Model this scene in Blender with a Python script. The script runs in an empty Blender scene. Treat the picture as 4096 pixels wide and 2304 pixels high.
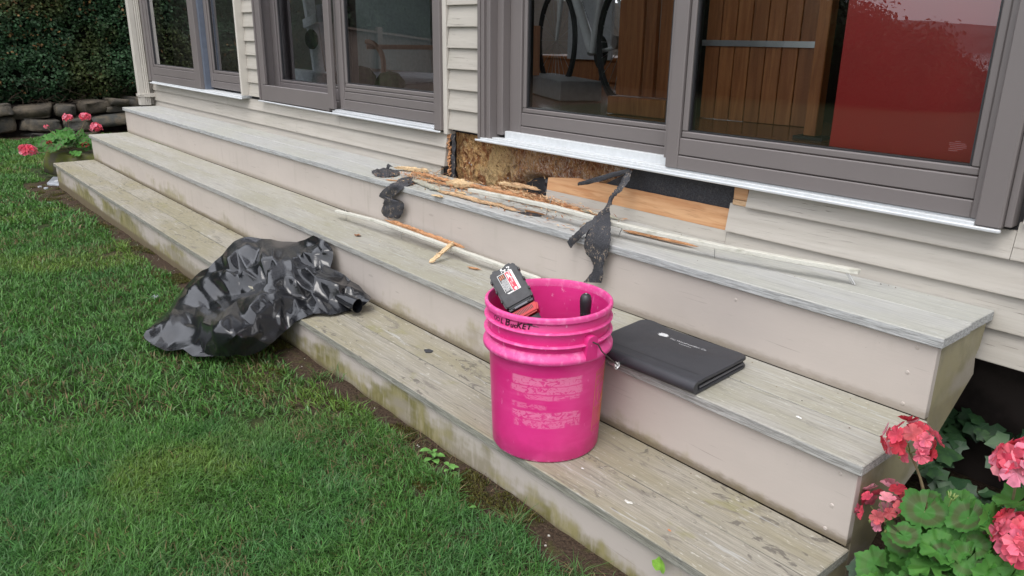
import bpy, bmesh, math, random
import numpy as np
from mathutils import Vector, Matrix, noise, geometry
random.seed(7)
rng = np.random.default_rng(7)
PI = math.pi
SC = bpy.context.scene

# ------------------------------------------------------------------ camera
cam_d = bpy.data.cameras.new('camera')
cam = bpy.data.objects.new('camera', cam_d)
SC.collection.objects.link(cam)
FW = Vector((-0.7301229, 0.60876167, -0.3103704))
RT = Vector((0.63730824, 0.77051445, 0.01207049))
UP = Vector((-0.24649292, 0.18898867, 0.95053907))
CAM = Vector((0.561, -1.0643, 0.9584))
cam.matrix_world = Matrix(((RT.x, UP.x, -FW.x, CAM.x), (RT.y, UP.y, -FW.y, CAM.y), (RT.z, UP.z, -FW.z, CAM.z), (0, 0, 0, 1)))
cam_d.sensor_width = 36.0
cam_d.lens = 27.185
cam_d.clip_start = 0.05
cam_d.clip_end = 3000
SC.camera = cam

# ------------------------------------------------------------------ light: an overcast day
w = bpy.data.worlds.new("World"); SC.world = w; w.use_nodes = True
wn = w.node_tree; wn.nodes.clear()
sky = wn.nodes.new('ShaderNodeTexSky'); sky.sky_type = 'NISHITA'; sky.sun_disc = False
SUN_EL, SUN_AZ = math.radians(62), math.radians(150)     # azimuth: clockwise from +y
sky.sun_elevation = SUN_EL; sky.sun_rotation = SUN_AZ
sky.dust_density = 3.0; sky.ozone_density = 1.0; sky.air_density = 1.0
hs = wn.nodes.new('ShaderNodeHueSaturation'); hs.inputs['Saturation'].default_value = 0.42
bg = wn.nodes.new('ShaderNodeBackground'); bg.inputs['Strength'].default_value = 0.135
wo = wn.nodes.new('ShaderNodeOutputWorld')
cl = wn.nodes.new('ShaderNodeMix'); cl.data_type = 'RGBA'; cl.inputs['Factor'].default_value = 0.62
cn = wn.nodes.new('ShaderNodeTexNoise'); cn.inputs['Scale'].default_value = 2.2; cn.inputs['Detail'].default_value = 3
cr = wn.nodes.new('ShaderNodeMapRange'); cr.inputs['To Min'].default_value = 5.4; cr.inputs['To Max'].default_value = 7.6
cc = wn.nodes.new('ShaderNodeVectorMath'); cc.operation = 'SCALE'; cc.inputs[0].default_value = (0.95, 0.965, 1.03)   # even cloud deck
tcw = wn.nodes.new('ShaderNodeTexCoord')
wn.links.new(tcw.outputs['Generated'], cn.inputs['Vector']); wn.links.new(cn.outputs['Fac'], cr.inputs['Value']); wn.links.new(cr.outputs[0], cc.inputs['Scale'])
wn.links.new(sky.outputs[0], hs.inputs['Color']); wn.links.new(hs.outputs[0], cl.inputs[6]); wn.links.new(cc.outputs[0], cl.inputs[7]); wn.links.new(cl.outputs[2], bg.inputs[0]); wn.links.new(bg.outputs[0], wo.inputs[0])
sun_d = bpy.data.lights.new('sun', 'SUN'); sun_d.energy = 0.9; sun_d.angle = math.radians(40); sun_d.color = (1.0, 0.97, 0.93)
sun = bpy.data.objects.new('sun', sun_d); SC.collection.objects.link(sun)
sd = Vector((math.sin(SUN_AZ) * math.cos(SUN_EL), math.cos(SUN_AZ) * math.cos(SUN_EL), math.sin(SUN_EL)))
sun.rotation_euler = sd.to_track_quat('Z', 'Y').to_euler()
sun.location = (3, -5, 12)
SC.view_settings.view_transform = 'Standard'; SC.view_settings.look = 'None'
SC.view_settings.exposure = 1.15; SC.view_settings.gamma = 1.0; SC.view_settings.use_curve_mapping = False
SC.render.engine = 'CYCLES'
SC.cycles.use_denoising = True
SC.cycles.max_bounces = 8; SC.cycles.transparent_max_bounces = 12
SC.cycles.caustics_reflective = False; SC.cycles.caustics_refractive = False

# ------------------------------------------------------------------ helpers: objects
def link(o):
    SC.collection.objects.link(o); return o
def tag(o, label=None, cat=None, group=None, kind=None):
    if label: o['label'] = label
    if cat: o['category'] = cat
    if group: o['group'] = group
    if kind: o['kind'] = kind
    return o
def thing(name, loc, label, cat, group=None):
    o = bpy.data.objects.new(name, None); link(o); o.location = loc
    o.empty_display_size = 0.05
    return tag(o, label, cat, group)

class MB:
    def __init__(s): s.v = []; s.f = []; s.c = []; s.sm = False
    def add(s, vs, fs, col=None):
        b = len(s.v); s.v += [tuple(p) for p in vs]; s.f += [tuple(b + i for i in f) for f in fs]
        if col is not None: s.c += [col] * len(vs)
        return s
    def box(s, x0, x1, y0, y1, z0, z1, col=None):
        return s.add([(x0,y0,z0),(x1,y0,z0),(x1,y1,z0),(x0,y1,z0),(x0,y0,z1),(x1,y0,z1),(x1,y1,z1),(x0,y1,z1)],
                     [(0,3,2,1),(4,5,6,7),(0,1,5,4),(1,2,6,5),(2,3,7,6),(3,0,4,7)], col)
    def bar(s, p, q, a, b, up=(0,0,1), col=None):           # box bar from p to q, width a (side), b (up)
        p, q = Vector(p), Vector(q); d = (q - p).normalized(); sd_ = d.cross(Vector(up)).normalized(); u = sd_.cross(d)
        vs = [c + sd_ * (sx * a / 2) + u * (sz * b / 2) for c in (p, q) for sx, sz in ((-1,-1),(1,-1),(1,1),(-1,1))]
        return s.add(vs, [(0,1,2,3),(7,6,5,4),(0,4,5,1),(1,5,6,2),(2,6,7,3),(3,7,4,0)], col)
    def prism_x(s, poly, x0, x1, col=None):                  # polygon of (y,z), extruded along x
        n = len(poly)
        vs = [(x0, y, z) for y, z in poly] + [(x1, y, z) for y, z in poly]
        fs = [tuple(range(n))[::-1], tuple(range(n, 2*n))] + [(i, (i+1) % n, n + (i+1) % n, n + i) for i in range(n)]
        return s.add(vs, fs, col)
    def prism_z(s, poly, z0, z1, col=None):
        n = len(poly)
        vs = [(x, y, z0) for x, y in poly] + [(x, y, z1) for x, y in poly]
        fs = [tuple(range(n))[::-1], tuple(range(n, 2*n))] + [(i, (i+1) % n, n + (i+1) % n, n + i) for i in range(n)]
        return s.add(vs, fs, col)
    def tube(s, pts, rad, n=8, cap=True, col=None):
        pts = [Vector(p) for p in pts]; m = len(pts)
        rad = [rad] * m if not hasattr(rad, '__len__') else rad
        vs = []; ref = None
        for i, p in enumerate(pts):
            d = (pts[min(i+1, m-1)] - pts[max(i-1, 0)]).normalized()
            if ref is None: ref = d.orthogonal().normalized()
            ref = (ref - d * ref.dot(d)).normalized(); o2 = d.cross(ref)
            for k in range(n):
                a = 2 * PI * k / n; vs.append(p + (ref * math.cos(a) + o2 * math.sin(a)) * rad[i])
        fs = [(i*n + k, i*n + (k+1) % n, (i+1)*n + (k+1) % n, (i+1)*n + k) for i in range(m-1) for k in range(n)]
        if cap: fs += [tuple(range(n))[::-1], tuple(range((m-1)*n, m*n))]
        return s.add(vs, fs, col)
    def lathe(s, prof, n=48, c=(0,0,0), col=None):           # profile (r,z)
        vs = [(c[0] + r * math.cos(2*PI*k/n), c[1] + r * math.sin(2*PI*k/n), c[2] + z) for r, z in prof for k in range(n)]
        m = len(prof)
        return s.add(vs, [(i*n + k, i*n + (k+1) % n, (i+1)*n + (k+1) % n, (i+1)*n + k) for i in range(m-1) for k in range(n)], col)
    def grid(s, fn, nu, nv, col=None):
        vs = [fn(i / nu, j / nv) for j in range(nv+1) for i in range(nu+1)]
        return s.add(vs, [(j*(nu+1)+i, j*(nu+1)+i+1, (j+1)*(nu+1)+i+1, (j+1)*(nu+1)+i) for j in range(nv) for i in range(nu)], col)
    def xf(s, M): s.v = [tuple(M @ Vector(p)) for p in s.v]; return s
    def mesh(s, name, bevel=0, smooth=None, seg=1, angle=35):
        me = bpy.data.meshes.new(name); me.from_pydata(s.v, [], s.f)
        if s.c:
            at = me.color_attributes.new('tint', 'FLOAT_COLOR', 'POINT')
            at.data.foreach_set('color', np.array([(c[0], c[1], c[2], 1.0) for c in s.c], dtype=np.float32).ravel())
        if bevel:
            bm = bmesh.new(); bm.from_mesh(me)
            es = [e for e in bm.edges if len(e.link_faces) == 2 and e.calc_face_angle(0) > 0.6]
            bmesh.ops.bevel(bm, geom=es, offset=bevel, segments=seg, affect='EDGES', clamp_overlap=True)
            bm.to_mesh(me); bm.free()
        if smooth is None: smooth = s.sm
        if smooth:
            me.shade_smooth() if hasattr(me, 'shade_smooth') else None
            try: me.set_sharp_from_angle(angle=math.radians(angle))
            except Exception: pass
        return me

def part(name, mb, m, parent=None, origin=None, bevel=0, smooth=None, seg=1, label=None, kind=None, angle=35):
    """mesh given in world coordinates; stored relative to origin (default: the parent's origin)"""
    base = Vector((0,0,0)); p = parent
    while p is not None: base += p.location; p = p.parent
    org = Vector(origin) if origin is not None else base
    if isinstance(mb, MB):
        mb.v = [(x-org.x, y-org.y, z-org.z) for x, y, z in mb.v]
        me = mb.mesh(name, bevel, smooth, seg, angle)
    else: me = mb
    o = bpy.data.objects.new(name, me); link(o)
    if parent is not None: o.parent = parent
    o.location = org - base
    if m is not None: me.materials.append(m)
    if label: o['label'] = label
    if kind: o['kind'] = kind
    return o
def solo(name, mb, m, label, cat, origin, group=None, kind=None, **k):
    return tag(part(name, mb, m, None, origin, **k), label, cat, group, kind)
def copy_tree(o, parent=None):
    c = o.copy(); link(c); c.parent = parent
    for ch in list(o.children): copy_tree(ch, c)
    return c
def fast_mesh(name, V, F, C=None):
    """V (n,3), F (m,k) arrays"""
    me = bpy.data.meshes.new(name); k = F.shape[1]
    me.vertices.add(len(V)); me.vertices.foreach_set('co', V.astype(np.float32).ravel())
    me.loops.add(F.size); me.loops.foreach_set('vertex_index', F.astype(np.int32).ravel())
    me.polygons.add(len(F)); me.polygons.foreach_set('loop_start', (np.arange(len(F)) * k).astype(np.int32))
    me.polygons.foreach_set('loop_total', np.full(len(F), k, np.int32))
    if C is not None:
        at = me.color_attributes.new('tint', 'FLOAT_COLOR', 'POINT')
        at.data.foreach_set('color', np.concatenate([C, np.ones((len(C), 1))], 1).astype(np.float32).ravel())
    me.update(calc_edges=True); me.validate()
    return me
def hsh(ix, iy, seed):
    h = np.sin(ix * 127.1 + iy * 311.7 + seed * 74.7) * 43758.5453
    return h - np.floor(h)
def vnoise(x, y, scale, seed=0, octv=3):                     # numpy value noise, 0..1
    out = 0; amp = 1; tot = 0
    for o in range(octv):
        X = x * scale * 2**o; Y = y * scale * 2**o; ix = np.floor(X); iy = np.floor(Y); fx = X-ix; fy = Y-iy
        fx = fx*fx*(3-2*fx); fy = fy*fy*(3-2*fy)
        a = hsh(ix, iy, seed+o); b = hsh(ix+1, iy, seed+o); c = hsh(ix, iy+1, seed+o); d = hsh(ix+1, iy+1, seed+o)
        out = out + amp * ((a*(1-fx)+b*fx)*(1-fy) + (c*(1-fx)+d*fx)*fy); tot += amp; amp *= .5
    return out / tot

# ------------------------------------------------------------------ helpers: materials
class NT:
    def __init__(s, name):
        s.m = bpy.data.materials.new(name); s.m.use_nodes = True; s.t = s.m.node_tree; s.n = s.t.nodes
        s.b = s.n['Principled BSDF']; s.out = s.n['Material Output']; s._tc = None
    def new(s, typ, **k):
        n = s.n.new(typ)
        for a, v in k.items(): setattr(n, a, v)
        return n
    def l(s, a, b): s.t.links.new(a, b)
    def put(s, sock, v):
        if hasattr(v, 'is_linked') or isinstance(v, bpy.types.NodeSocket): s.l(v, sock)
        elif v is not None:
            if hasattr(sock.default_value, '__len__') and not hasattr(v, '__len__'): v = (v, v, v)
            if hasattr(sock.default_value, '__len__') and len(sock.default_value) == 4 and len(v) == 3: v = (*v, 1)
            sock.default_value = v
    def co(s, scale=(1,1,1), rnd=False, rot=(0,0,0)):
        if s._tc is None: s._tc = s.new('ShaderNodeTexCoord')
        mp = s.new('ShaderNodeMapping'); mp.inputs['Scale'].default_value = scale; mp.inputs['Rotation'].default_value = rot
        s.l(s._tc.outputs['Object'], mp.inputs[0])
        if rnd:
            oi = s.new('ShaderNodeObjectInfo'); mu = s.math('MULTIPLY', oi.outputs['Random'], 37.0)
            s.l(mu, mp.inputs['Location'])
        return mp.outputs[0]
    def noise(s, vec, scale=1, detail=3, rough=.55, dist=0):
        n = s.new('ShaderNodeTexNoise'); n.inputs['Scale'].default_value = scale; n.inputs['Detail'].default_value = detail
        n.inputs['Roughness'].default_value = rough; n.inputs['Distortion'].default_value = dist; s.l(vec, n.inputs['Vector']); return n.outputs['Fac']
    def vor(s, vec, scale=1, feature='F1', out='Distance', rand=1):
        n = s.new('ShaderNodeTexVoronoi', feature=feature); n.inputs['Scale'].default_value = scale; n.inputs['Randomness'].default_value = rand
        s.l(vec, n.inputs['Vector']); return n.outputs[out]
    def wave(s, vec, scale=1, dist=4, detail=2, direction='Y'):
        n = s.new('ShaderNodeTexWave', bands_direction=direction); n.inputs['Scale'].default_value = scale
        n.inputs['Distortion'].default_value = dist; n.inputs['Detail'].default_value = detail; s.l(vec, n.inputs['Vector']); return n.outputs['Fac']
    def ramp(s, fac, lo, hi, a=0.0, b=1.0, smooth=True):     # map range
        n = s.new('ShaderNodeMapRange'); n.interpolation_type = 'SMOOTHSTEP' if smooth else 'LINEAR'
        n.inputs['From Min'].default_value = lo; n.inputs['From Max'].default_value = hi
        n.inputs['To Min'].default_value = a; n.inputs['To Max'].default_value = b; s.put(n.inputs['Value'], fac); return n.outputs[0]
    def math(s, op, a, b=None, c=None):
        n = s.new('ShaderNodeMath', operation=op); s.put(n.inputs[0], a)
        if b is not None: s.put(n.inputs[1], b)
        if c is not None: s.put(n.inputs[2], c)
        return n.outputs[0]
    def mul(s, a, b): return s.math('MULTIPLY', a, b)
    def mix(s, fac, a, b, mode='MIX'):
        n = s.new('ShaderNodeMix', data_type='RGBA', blend_type=mode); s.put(n.inputs['Factor'], fac)
        s.put(n.inputs[6], a); s.put(n.inputs[7], b); return n.outputs[2]
    def sep(s):
        if s._tc is None: s._tc = s.new('ShaderNodeTexCoord')
        n = s.new('ShaderNodeSeparateXYZ'); s.l(s._tc.outputs['Object'], n.inputs[0]); return n.outputs
    def attr(s, name='tint'):
        n = s.new('ShaderNodeAttribute'); n.attribute_name = name; return n.outputs['Color']
    def rnd(s): return s.new('ShaderNodeObjectInfo').outputs['Random']
    def done(s, col=None, rough=.6, bump=None, bs=.3, bd=.002, spec=None, metal=None, **k):
        if col is not None: s.put(s.b.inputs['Base Color'], col)
        s.put(s.b.inputs['Roughness'], rough)
        if spec is not None: s.put(s.b.inputs['Specular IOR Level'], spec)
        if metal is not None: s.put(s.b.inputs['Metallic'], metal)
        for a, v in k.items(): s.put(s.b.inputs[a], v)
        if bump is not None:
            n = s.new('ShaderNodeBump'); n.inputs['Strength'].default_value = bs; n.inputs['Distance'].default_value = bd
            s.l(bump, n.inputs['Height']); s.l(n.outputs[0], s.b.inputs['Normal'])
        return s.m

def m_plain(name, col, rough=.6, var=.08, scale=30, bs=.1, metal=0, spec=.5):
    t = NT(name); n = t.noise(t.co(), scale, 4)
    c = t.mix(t.ramp(n, .3, .7), tuple(x*(1-var) for x in col), tuple(min(1, x*(1+var)) for x in col))
    return t.done(c, rough, n, bs, .001, spec, metal)

def m_siding():
    t = NT('painted_siding')
    g = t.noise(t.co((6, 60, 240), True), 1, 4, .6, .6)            # raised grain
    g2 = t.noise(t.co((3, 20, 60), True), 1, 3)
    crack = t.ramp(t.noise(t.co((10, 60, 420), True), 1, 2, .5, 1.2), .66, .71)
    patch = t.noise(t.co((2.2, 4, 4), True), 1, 4)
    c = t.mix(t.ramp(g2, .3, .7), (.395,.365,.322), (.45,.42,.375))
    c = t.mix(t.ramp(t.rnd(), 0, 1, 0, .35, False), c, (.40,.375,.33))
    c = t.mix(t.mul(t.ramp(patch, .5, .75), .35), c, (.33,.315,.26))          # faint grime
    c = t.mix(t.mul(crack, t.ramp(patch, .42, .6, 0, .75)), c, (.13,.11,.095))
    s = t.sep(); bot = t.ramp(t.math('ADD', s['Z'], t.mul(g, .006)), .001, .008, .55, 0)
    c = t.mix(bot, c, (.17,.15,.12))                                          # dirty, chipped lower lip
    h = t.math('ADD', t.mul(g, .7), t.mul(crack, -1.5))
    return t.done(c, .62, h, .5, .0015, .35)

def m_riser(name, green, h0, dirt=.5, base=(.435,.390,.352)):
    t = NT(name); s = t.sep()
    n1 = t.noise(t.co((2.2, 2, 6)), 1, 4, .6); n2 = t.noise(t.co((18, 10, 7)), 1, 4, .65); n3 = t.noise(t.co((40, 20, 160)), 1, 4, .6)
    edge = t.math('ADD', s['Z'], t.math('ADD', t.mul(t.math('SUBTRACT', n1, .5), -.38), t.mul(t.math('SUBTRACT', n2, .5), -.14)))
    mask = t.ramp(edge, h0 - .045, h0 + .025, 1, 0)
    drip = t.noise(t.co((45, 10, 9)), 1, 5, .7)
    mask = t.mul(mask, t.ramp(drip, .25, .55, .45, 1))
    c = t.mix(t.ramp(n1, .3, .7), base, tuple(x*1.09 for x in base))
    gc = t.mix(t.ramp(n2, .35, .65), (.155,.140,.050), (.265,.235,.115))
    gc = t.mix(t.ramp(t.noise(t.co((3, 3, 9)), 1, 3), .5, .62), gc, (.26,.23,.17))
    c = t.mix(t.mul(mask, green), c, gc)
    foot = t.ramp(t.math('ADD', s['Z'], t.mul(n3, -.02)), -.004, .018, 1, 0)
    c = t.mix(t.mul(foot, dirt), c, (.14,.11,.07))
    sp = t.ramp(t.noise(t.co((150, 100, 260)), 1, 2), .70, .76)
    c = t.mix(t.mul(sp, t.ramp(n1, .4, .6, .1, .8)), c, (.12,.105,.09))
    scr = t.ramp(t.noise(t.co((7, 20, 170)), 1, 3, .5, .5), .66, .72)
    c = t.mix(t.mul(scr, .40), c, (.20,.17,.15))
    dr = t.mul(t.ramp(t.noise(t.co((26, 10, 2.2)), 1, 4, .6), .52, .70), t.ramp(t.noise(t.co((1.2, 2, 3)), 1, 3), .45, .6)); c = t.mix(t.mul(dr, .30), c, (.23,.20,.15))
    kn = t.vor(t.co((2.6, 1, 9)), 1); c = t.mix(t.ramp(kn, .035, .055, .30, 0), c, (.22,.18,.15))
    h = t.math('ADD', n3, t.mul(sp, -1)); return t.done(c, .55, h, .3, .001, .4)

def m_tread(name, a, b, edge, dark, green, blot=.5, gcol=(.30,.29,.14), spots=0.0):
    """weathered boards: fine streaks along x, algae, dark stains"""
    t = NT(name)
    f = t.noise(t.co((9, 260, 260), True), 1, 5, .7, .3)
    f2 = t.noise(t.co((3.5, 90, 90), True), 1, 4, .6, .4)
    big = t.noise(t.co((1.3, 5, 5), True), 1, 4, .6); bl = t.noise(t.co((7, 22, 22), True), 1, 5, .65, .8)
    fl = t.noise(t.co((45, 150, 150), True), 1, 3, .6)
    c = t.mix(t.ramp(f, .3, .7), a, b)
    c = t.mix(t.mul(t.ramp(big, .38, .62), green), c, gcol, 'MIX')
    c = t.mix(t.ramp(f2, .55, .75, 0, .5), c, tuple(x*.62 for x in a))
    c = t.mix(t.mul(t.ramp(bl, .58, .70), blot), c, dark)
    if spots:
        sp = t.ramp(t.noise(t.co((16, 34, 34), True), 1, 4, .6, 1.2), .57, .64); sp2 = t.ramp(t.noise(t.co((2.0, 9, 9), True), 1, 3), .45, .55)
        c = t.mix(t.mul(t.mul(sp, sp2), spots), c, tuple(x*.8 for x in dark))
        moss = t.ramp(t.noise(t.co((5, 7, 7), True), 1, 4, .7), .58, .68); c = t.mix(t.mul(moss, spots*.6), c, (.21,.20,.075))
    c = t.mix(t.ramp(fl, .62, .72, 0, .55), c, (.52,.51,.45))                # pale lichen flecks
    pt = t.ramp(t.noise(t.co((5, 60, 60), True), 1, 4, .7, .8), .60, .68, 0, .45); c = t.mix(pt, c, (.46,.47,.46))   # bleached streaks
    ge = t.new('ShaderNodeNewGeometry'); sx = t.new('ShaderNodeSeparateXYZ'); t.l(ge.outputs['True Normal'], sx.inputs[0])
    c = t.mix(t.ramp(sx.outputs['Z'], .3, .8, .75, 0), c, t.mix(t.ramp(t.noise(t.co((16,120,320), True), 1, 5, .75, .6), .40, .60), tuple(x*.48 for x in edge), tuple(x*1.08 for x in edge)))   # sawn edge, greyer and rougher
    h = t.math('ADD', t.mul(f, 1.2), f2)
    return t.done(c, .72, h, .8, .0018, .3)

def m_wood(name, a, b, scale=1.0, rough=.5, axis='X', bs=.3):
    t = NT(name); sc = {'X': (3,40,40), 'Y': (40,3,40), 'Z': (40,40,3)}[axis]
    v = t.co(tuple(x*scale for x in sc), True); n = t.noise(v, 1, 4, .6, 1.0); n2 = t.noise(t.co(tuple(x*scale*4 for x in sc), True), 1, 3)
    c = t.mix(t.ramp(n, .3, .7), a, b); c = t.mix(t.ramp(n2, .55, .75, 0, .45), c, tuple(x*.5 for x in a))
    return t.done(c, rough, n2, bs, .001)

def m_splinter(name, a, b, d):
    t = NT(name); n = t.noise(t.co((40, 400, 400), True), 1, 4, .65, .5); n2 = t.noise(t.co((25,60,60), True), 1, 3)
    c = t.mix(t.ramp(n, .3, .65), a, b); c = t.mix(t.ramp(n2, .52, .72, 0, .7), c, d)
    return t.done(c, .8, n, .8, .002, .2)

def m_rot():
    t = NT('rotten_sheathing')
    v = t.co((1, 1, .72)); fib = t.noise(t.co((130, 60, 52)), 1, 5, .7, 1.2); big = t.noise(v, 26, 4, .6, 1.0)
    mid = t.noise(v, 75, 5, .72, 2.2); ck = t.ramp(t.noise(t.co((34, 34, 22)), 1, 5, .7, 1.8), .36, .56, 0, .25, False); b2 = t.noise(t.co((7,7,6)), 1, 3)
    c = t.mix(t.ramp(big, .42, .56), (.27,.11,.045), (.55,.33,.14))
    c = t.mix(t.ramp(b2, .52, .60, 0, .75), c, (.68,.50,.25))
    c = t.mix(t.ramp(fib, .52, .64, 0, .65), c, (.74,.55,.31))
    c = t.mix(t.ramp(mid, .55, .62, 0, .85), c, (.13,.050,.022))
    c = t.mix(t.ramp(ck, .0, .035, .75, 0), c, (.10,.04,.02))
    sx = t.sep(); right = t.ramp(sx['X'], .26, .5)
    white = t.mul(t.mul(t.ramp(t.noise(t.co((110,50,40)), 1, 4, .7, 2.0), .52, .58), right), t.ramp(b2, .36, .48))
    c = t.mix(t.mul(right, .45), c, (.30,.11,.055)); c = t.mix(t.mul(white, .85), c, (.66,.56,.48))
    h = t.math('ADD', t.math('ADD', fib, t.mul(mid, -1.3)), t.ramp(ck, 0, .1))
    return t.done(c, .85, h, 1.0, .009, .15)

def m_glass(name, tint=(.93,.95,.94), gl=(.95,.96,1.0)):
    t = NT(name); t.n.remove(t.b)
    tr = t.new('ShaderNodeBsdfTransparent'); tr.inputs[0].default_value = (*tint, 1)
    g = t.new('ShaderNodeBsdfGlossy'); g.inputs['Color'].default_value = (*gl, 1); g.inputs['Roughness'].default_value = 0.0
    wv = t.noise(t.co((.6, .6, .6)), 1, 1); bp = t.new('ShaderNodeBump'); bp.inputs['Strength'].default_value = .05; bp.inputs['Distance'].default_value = .02
    t.l(wv, bp.inputs['Height']); t.l(bp.outputs[0], g.inputs['Normal'])
    fr = t.new('ShaderNodeFresnel'); fr.inputs['IOR'].default_value = 1.52
    f2 = t.math('MINIMUM', t.math('MULTIPLY', fr.outputs[0], 2.6), .9)   # four glass surfaces of a double pane
    mx = t.new('ShaderNodeMixShader'); t.l(f2, mx.inputs[0]); t.l(tr.outputs[0], mx.inputs[1]); t.l(g.outputs[0], mx.inputs[2])
    t.l(mx.outputs[0], t.out.inputs['Surface']); return t.m

def m_leafy(name, rough=.55, trans=.25, mult=1.0, spec=.3):
    t = NT(name); c = t.attr()
    n = t.noise(t.co((1,1,1)), 60, 2)
    c = t.mix(t.ramp(n, .3, .7, 0, .35), c, (0,0,0))
    d = t.b; t.put(d.inputs['Base Color'], c); d.inputs['Roughness'].default_value = rough; d.inputs['Specular IOR Level'].default_value = spec
    tl = t.new('ShaderNodeBsdfTranslucent'); t.l(c, tl.inputs[0])
    mx = t.new('ShaderNodeMixShader'); mx.inputs[0].default_value = trans
    t.l(d.outputs[0], mx.inputs[1]); t.l(tl.outputs[0], mx.inputs[2]); t.l(mx.outputs[0], t.out.inputs['Surface'])
    return t.m

M = {}
M['siding'] = m_siding()
M['riser_low'] = m_riser('riser_paint_mossy', 1.0, .082, .9)
M['riser_mid'] = m_riser('riser_paint_middle', .70, .026, .85)
M['riser_top'] = m_riser('riser_paint_top', .15, .005, .5)
M['side'] = m_riser('side_panel_paint', .70, .5, .3, (.33,.30,.26))
M['tread_top'] = m_tread('weathered_tread_grey', (.32,.32,.31), (.45,.45,.435), (.43,.44,.445), (.21,.21,.205), .40, .35, (.36,.36,.29))
M['tread_mid'] = m_tread('weathered_tread_green', (.28,.27,.245), (.405,.39,.35), (.38,.38,.37), (.18,.17,.155), .60, .35, (.28,.265,.19), .25)
M['tread_low'] = m_tread('weathered_tread_mossy', (.22,.205,.17), (.35,.325,.27), (.27,.27,.24), (.125,.112,.098), .62, .60, (.235,.21,.125), .75)
M['clad'] = m_plain('taupe_aluminium_cladding', (.158,.140,.136), .42, .04, 3, .05)
M['clad_dark'] = m_plain('taupe_cladding_groove', (.07,.06,.06), .5)
M['sill'] = m_plain('white_sill', (.56,.58,.59), .45, .05, 60, .1)
M['alu'] = m_plain('bright_aluminium', (.66,.68,.70), .32, .05, 10, .05, .35)
M['glass'] = m_glass('window_glass')
M['gasket'] = m_plain('black_gasket', (.02,.02,.022), .5)
M['downspout'] = m_plain('beige_downspout', (.52,.49,.44), .45, .05, 12)
M['rot'] = m_rot()
M['cedar'] = m_wood('bare_cedar', (.42,.20,.085), (.56,.33,.17), 1.0, .7)
M['cream'] = m_splinter('cream_splinter', (.52,.36,.19), (.68,.52,.33), (.34,.20,.10))
M['orange'] = m_splinter('orange_splinter', (.38,.18,.085), (.56,.31,.16), (.19,.08,.035))
M['tan'] = m_splinter('tan_splinter', (.45,.28,.15), (.60,.42,.26), (.20,.12,.07))
M['greyboard'] = m_splinter('grey_mossy_splinter', (.33,.32,.25), (.43,.42,.36), (.20,.19,.11))
M['trim'] = m_splinter('chipped_white_trim', (.50,.49,.43), (.58,.57,.51), (.36,.35,.29))
M['nail'] = m_plain('steel_nail', (.55,.55,.55), .35, .1, 40, .05, .9)
M['felt'] = None
def m_felt(name, fleck=.5):
    t = NT(name); n = t.noise(t.co((300,300,300)), 1, 2); f = t.ramp(t.noise(t.co((150,150,90), True), 1, 4, .6, 1.0), .56, .60)
    a = t.ramp(t.noise(t.co((22,22,22), True), 1, 3), .46, .58)
    c = t.mix(t.ramp(n, .3, .7), (.020,.020,.023), (.048,.049,.056)); c = t.mix(t.mul(t.mul(f, a), fleck*1.1), c, (.42,.33,.24))
    return t.done(c, .6, n, .4, .001, .35)
M['felt'] = m_felt('torn_tar_paper'); M['felt_clean'] = m_felt('tar_paper', .06)
M['dark'] = m_plain('shaded_dark_foundation', (.030,.024,.021), .9, .4, 9, .5, spec=.1)  # concrete colour made near black for the shade under the steps

# ================================================================== THE SETTING
def sst(a, b, x):
    t = np.clip((x - a) / (b - a), 0, 1); return t * t * (3 - 2 * t)
def soil_w(x): return .038 + .05 * vnoise(x, x * 0 + 3.3, 2.3, 5, 3) * 2 - .02 + .14 * sst(-4.9, -5.9, x)
def gz(x, y):
    x = np.asarray(x, float); y = np.asarray(y, float)
    z = -.140 + .011 * np.clip(x, -11, 0) + (vnoise(x, y, 1.1, 2, 3) - .5) * .03
    z = z + .018 * sst(-.30, -.12, y) * sst(.3, -.2, x) * (y < .2) * vnoise(x, y, 9, 8, 2)
    z = z - 4.9 * sst(-16, -42, y) - 3 * sst(-42, -90, y)
    return z
def line(pts, n):                                            # graded coordinates
    out = []
    for (a, b), k in zip(zip(pts[:-1], pts[1:]), n): out += list(np.linspace(a, b, k, endpoint=False))
    return np.array(out + [pts[-1]])
gx = line([-900, -100, -20, -11, -7, 0.8, 4, 60, 700], [8, 12, 30, 40, 190, 16, 16, 8])
gy = line([-420, -90, -20, -4, -2, .2, 2, 12, 80, 700], [8, 30, 40, 30, 80, 20, 12, 8, 6])
X, Y = np.meshgrid(gx, gy); Z = gz(X, Y)
nx, ny = len(gx), len(gy)
V = np.stack([X.ravel(), Y.ravel(), Z.ravel()], 1)
I, J = np.meshgrid(np.arange(nx-1), np.arange(ny-1)); a = (J*nx + I).ravel()
me = fast_mesh('ground', V, np.stack([a, a+1, a+nx+1, a+nx], 1)); me.shade_smooth()
t = NT('soil_and_turf'); s = t.sep()
nn = t.noise(t.co(), 14, 5, .6); n2 = t.noise(t.co(), 120, 4, .7); n3 = t.noise(t.co(), 3, 3)
soil = t.mix(t.ramp(n2, .3, .7), (.030,.020,.014), (.085,.058,.040)); soil = t.mix(t.ramp(nn, .5, .7), soil, (.07,.068,.025))
turf = t.mix(t.ramp(nn, .3, .7), (.016,.028,.010), (.05,.06,.022))
k = t.ramp(t.math('ADD', s['Y'], t.mul(t.math('SUBTRACT', nn, .5), .2)), -.28, -.14, 0, 1)
k2 = t.ramp(t.math('ADD', s['X'], t.mul(n3, .5)), -6.5, -6.2, 0, 1)
k3 = t.ramp(t.math('ADD', s['X'], t.mul(n3, .5)), -9.6, -9.9, 0, 1)
k = t.math('MAXIMUM', t.mul(k, k2), k3)
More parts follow.
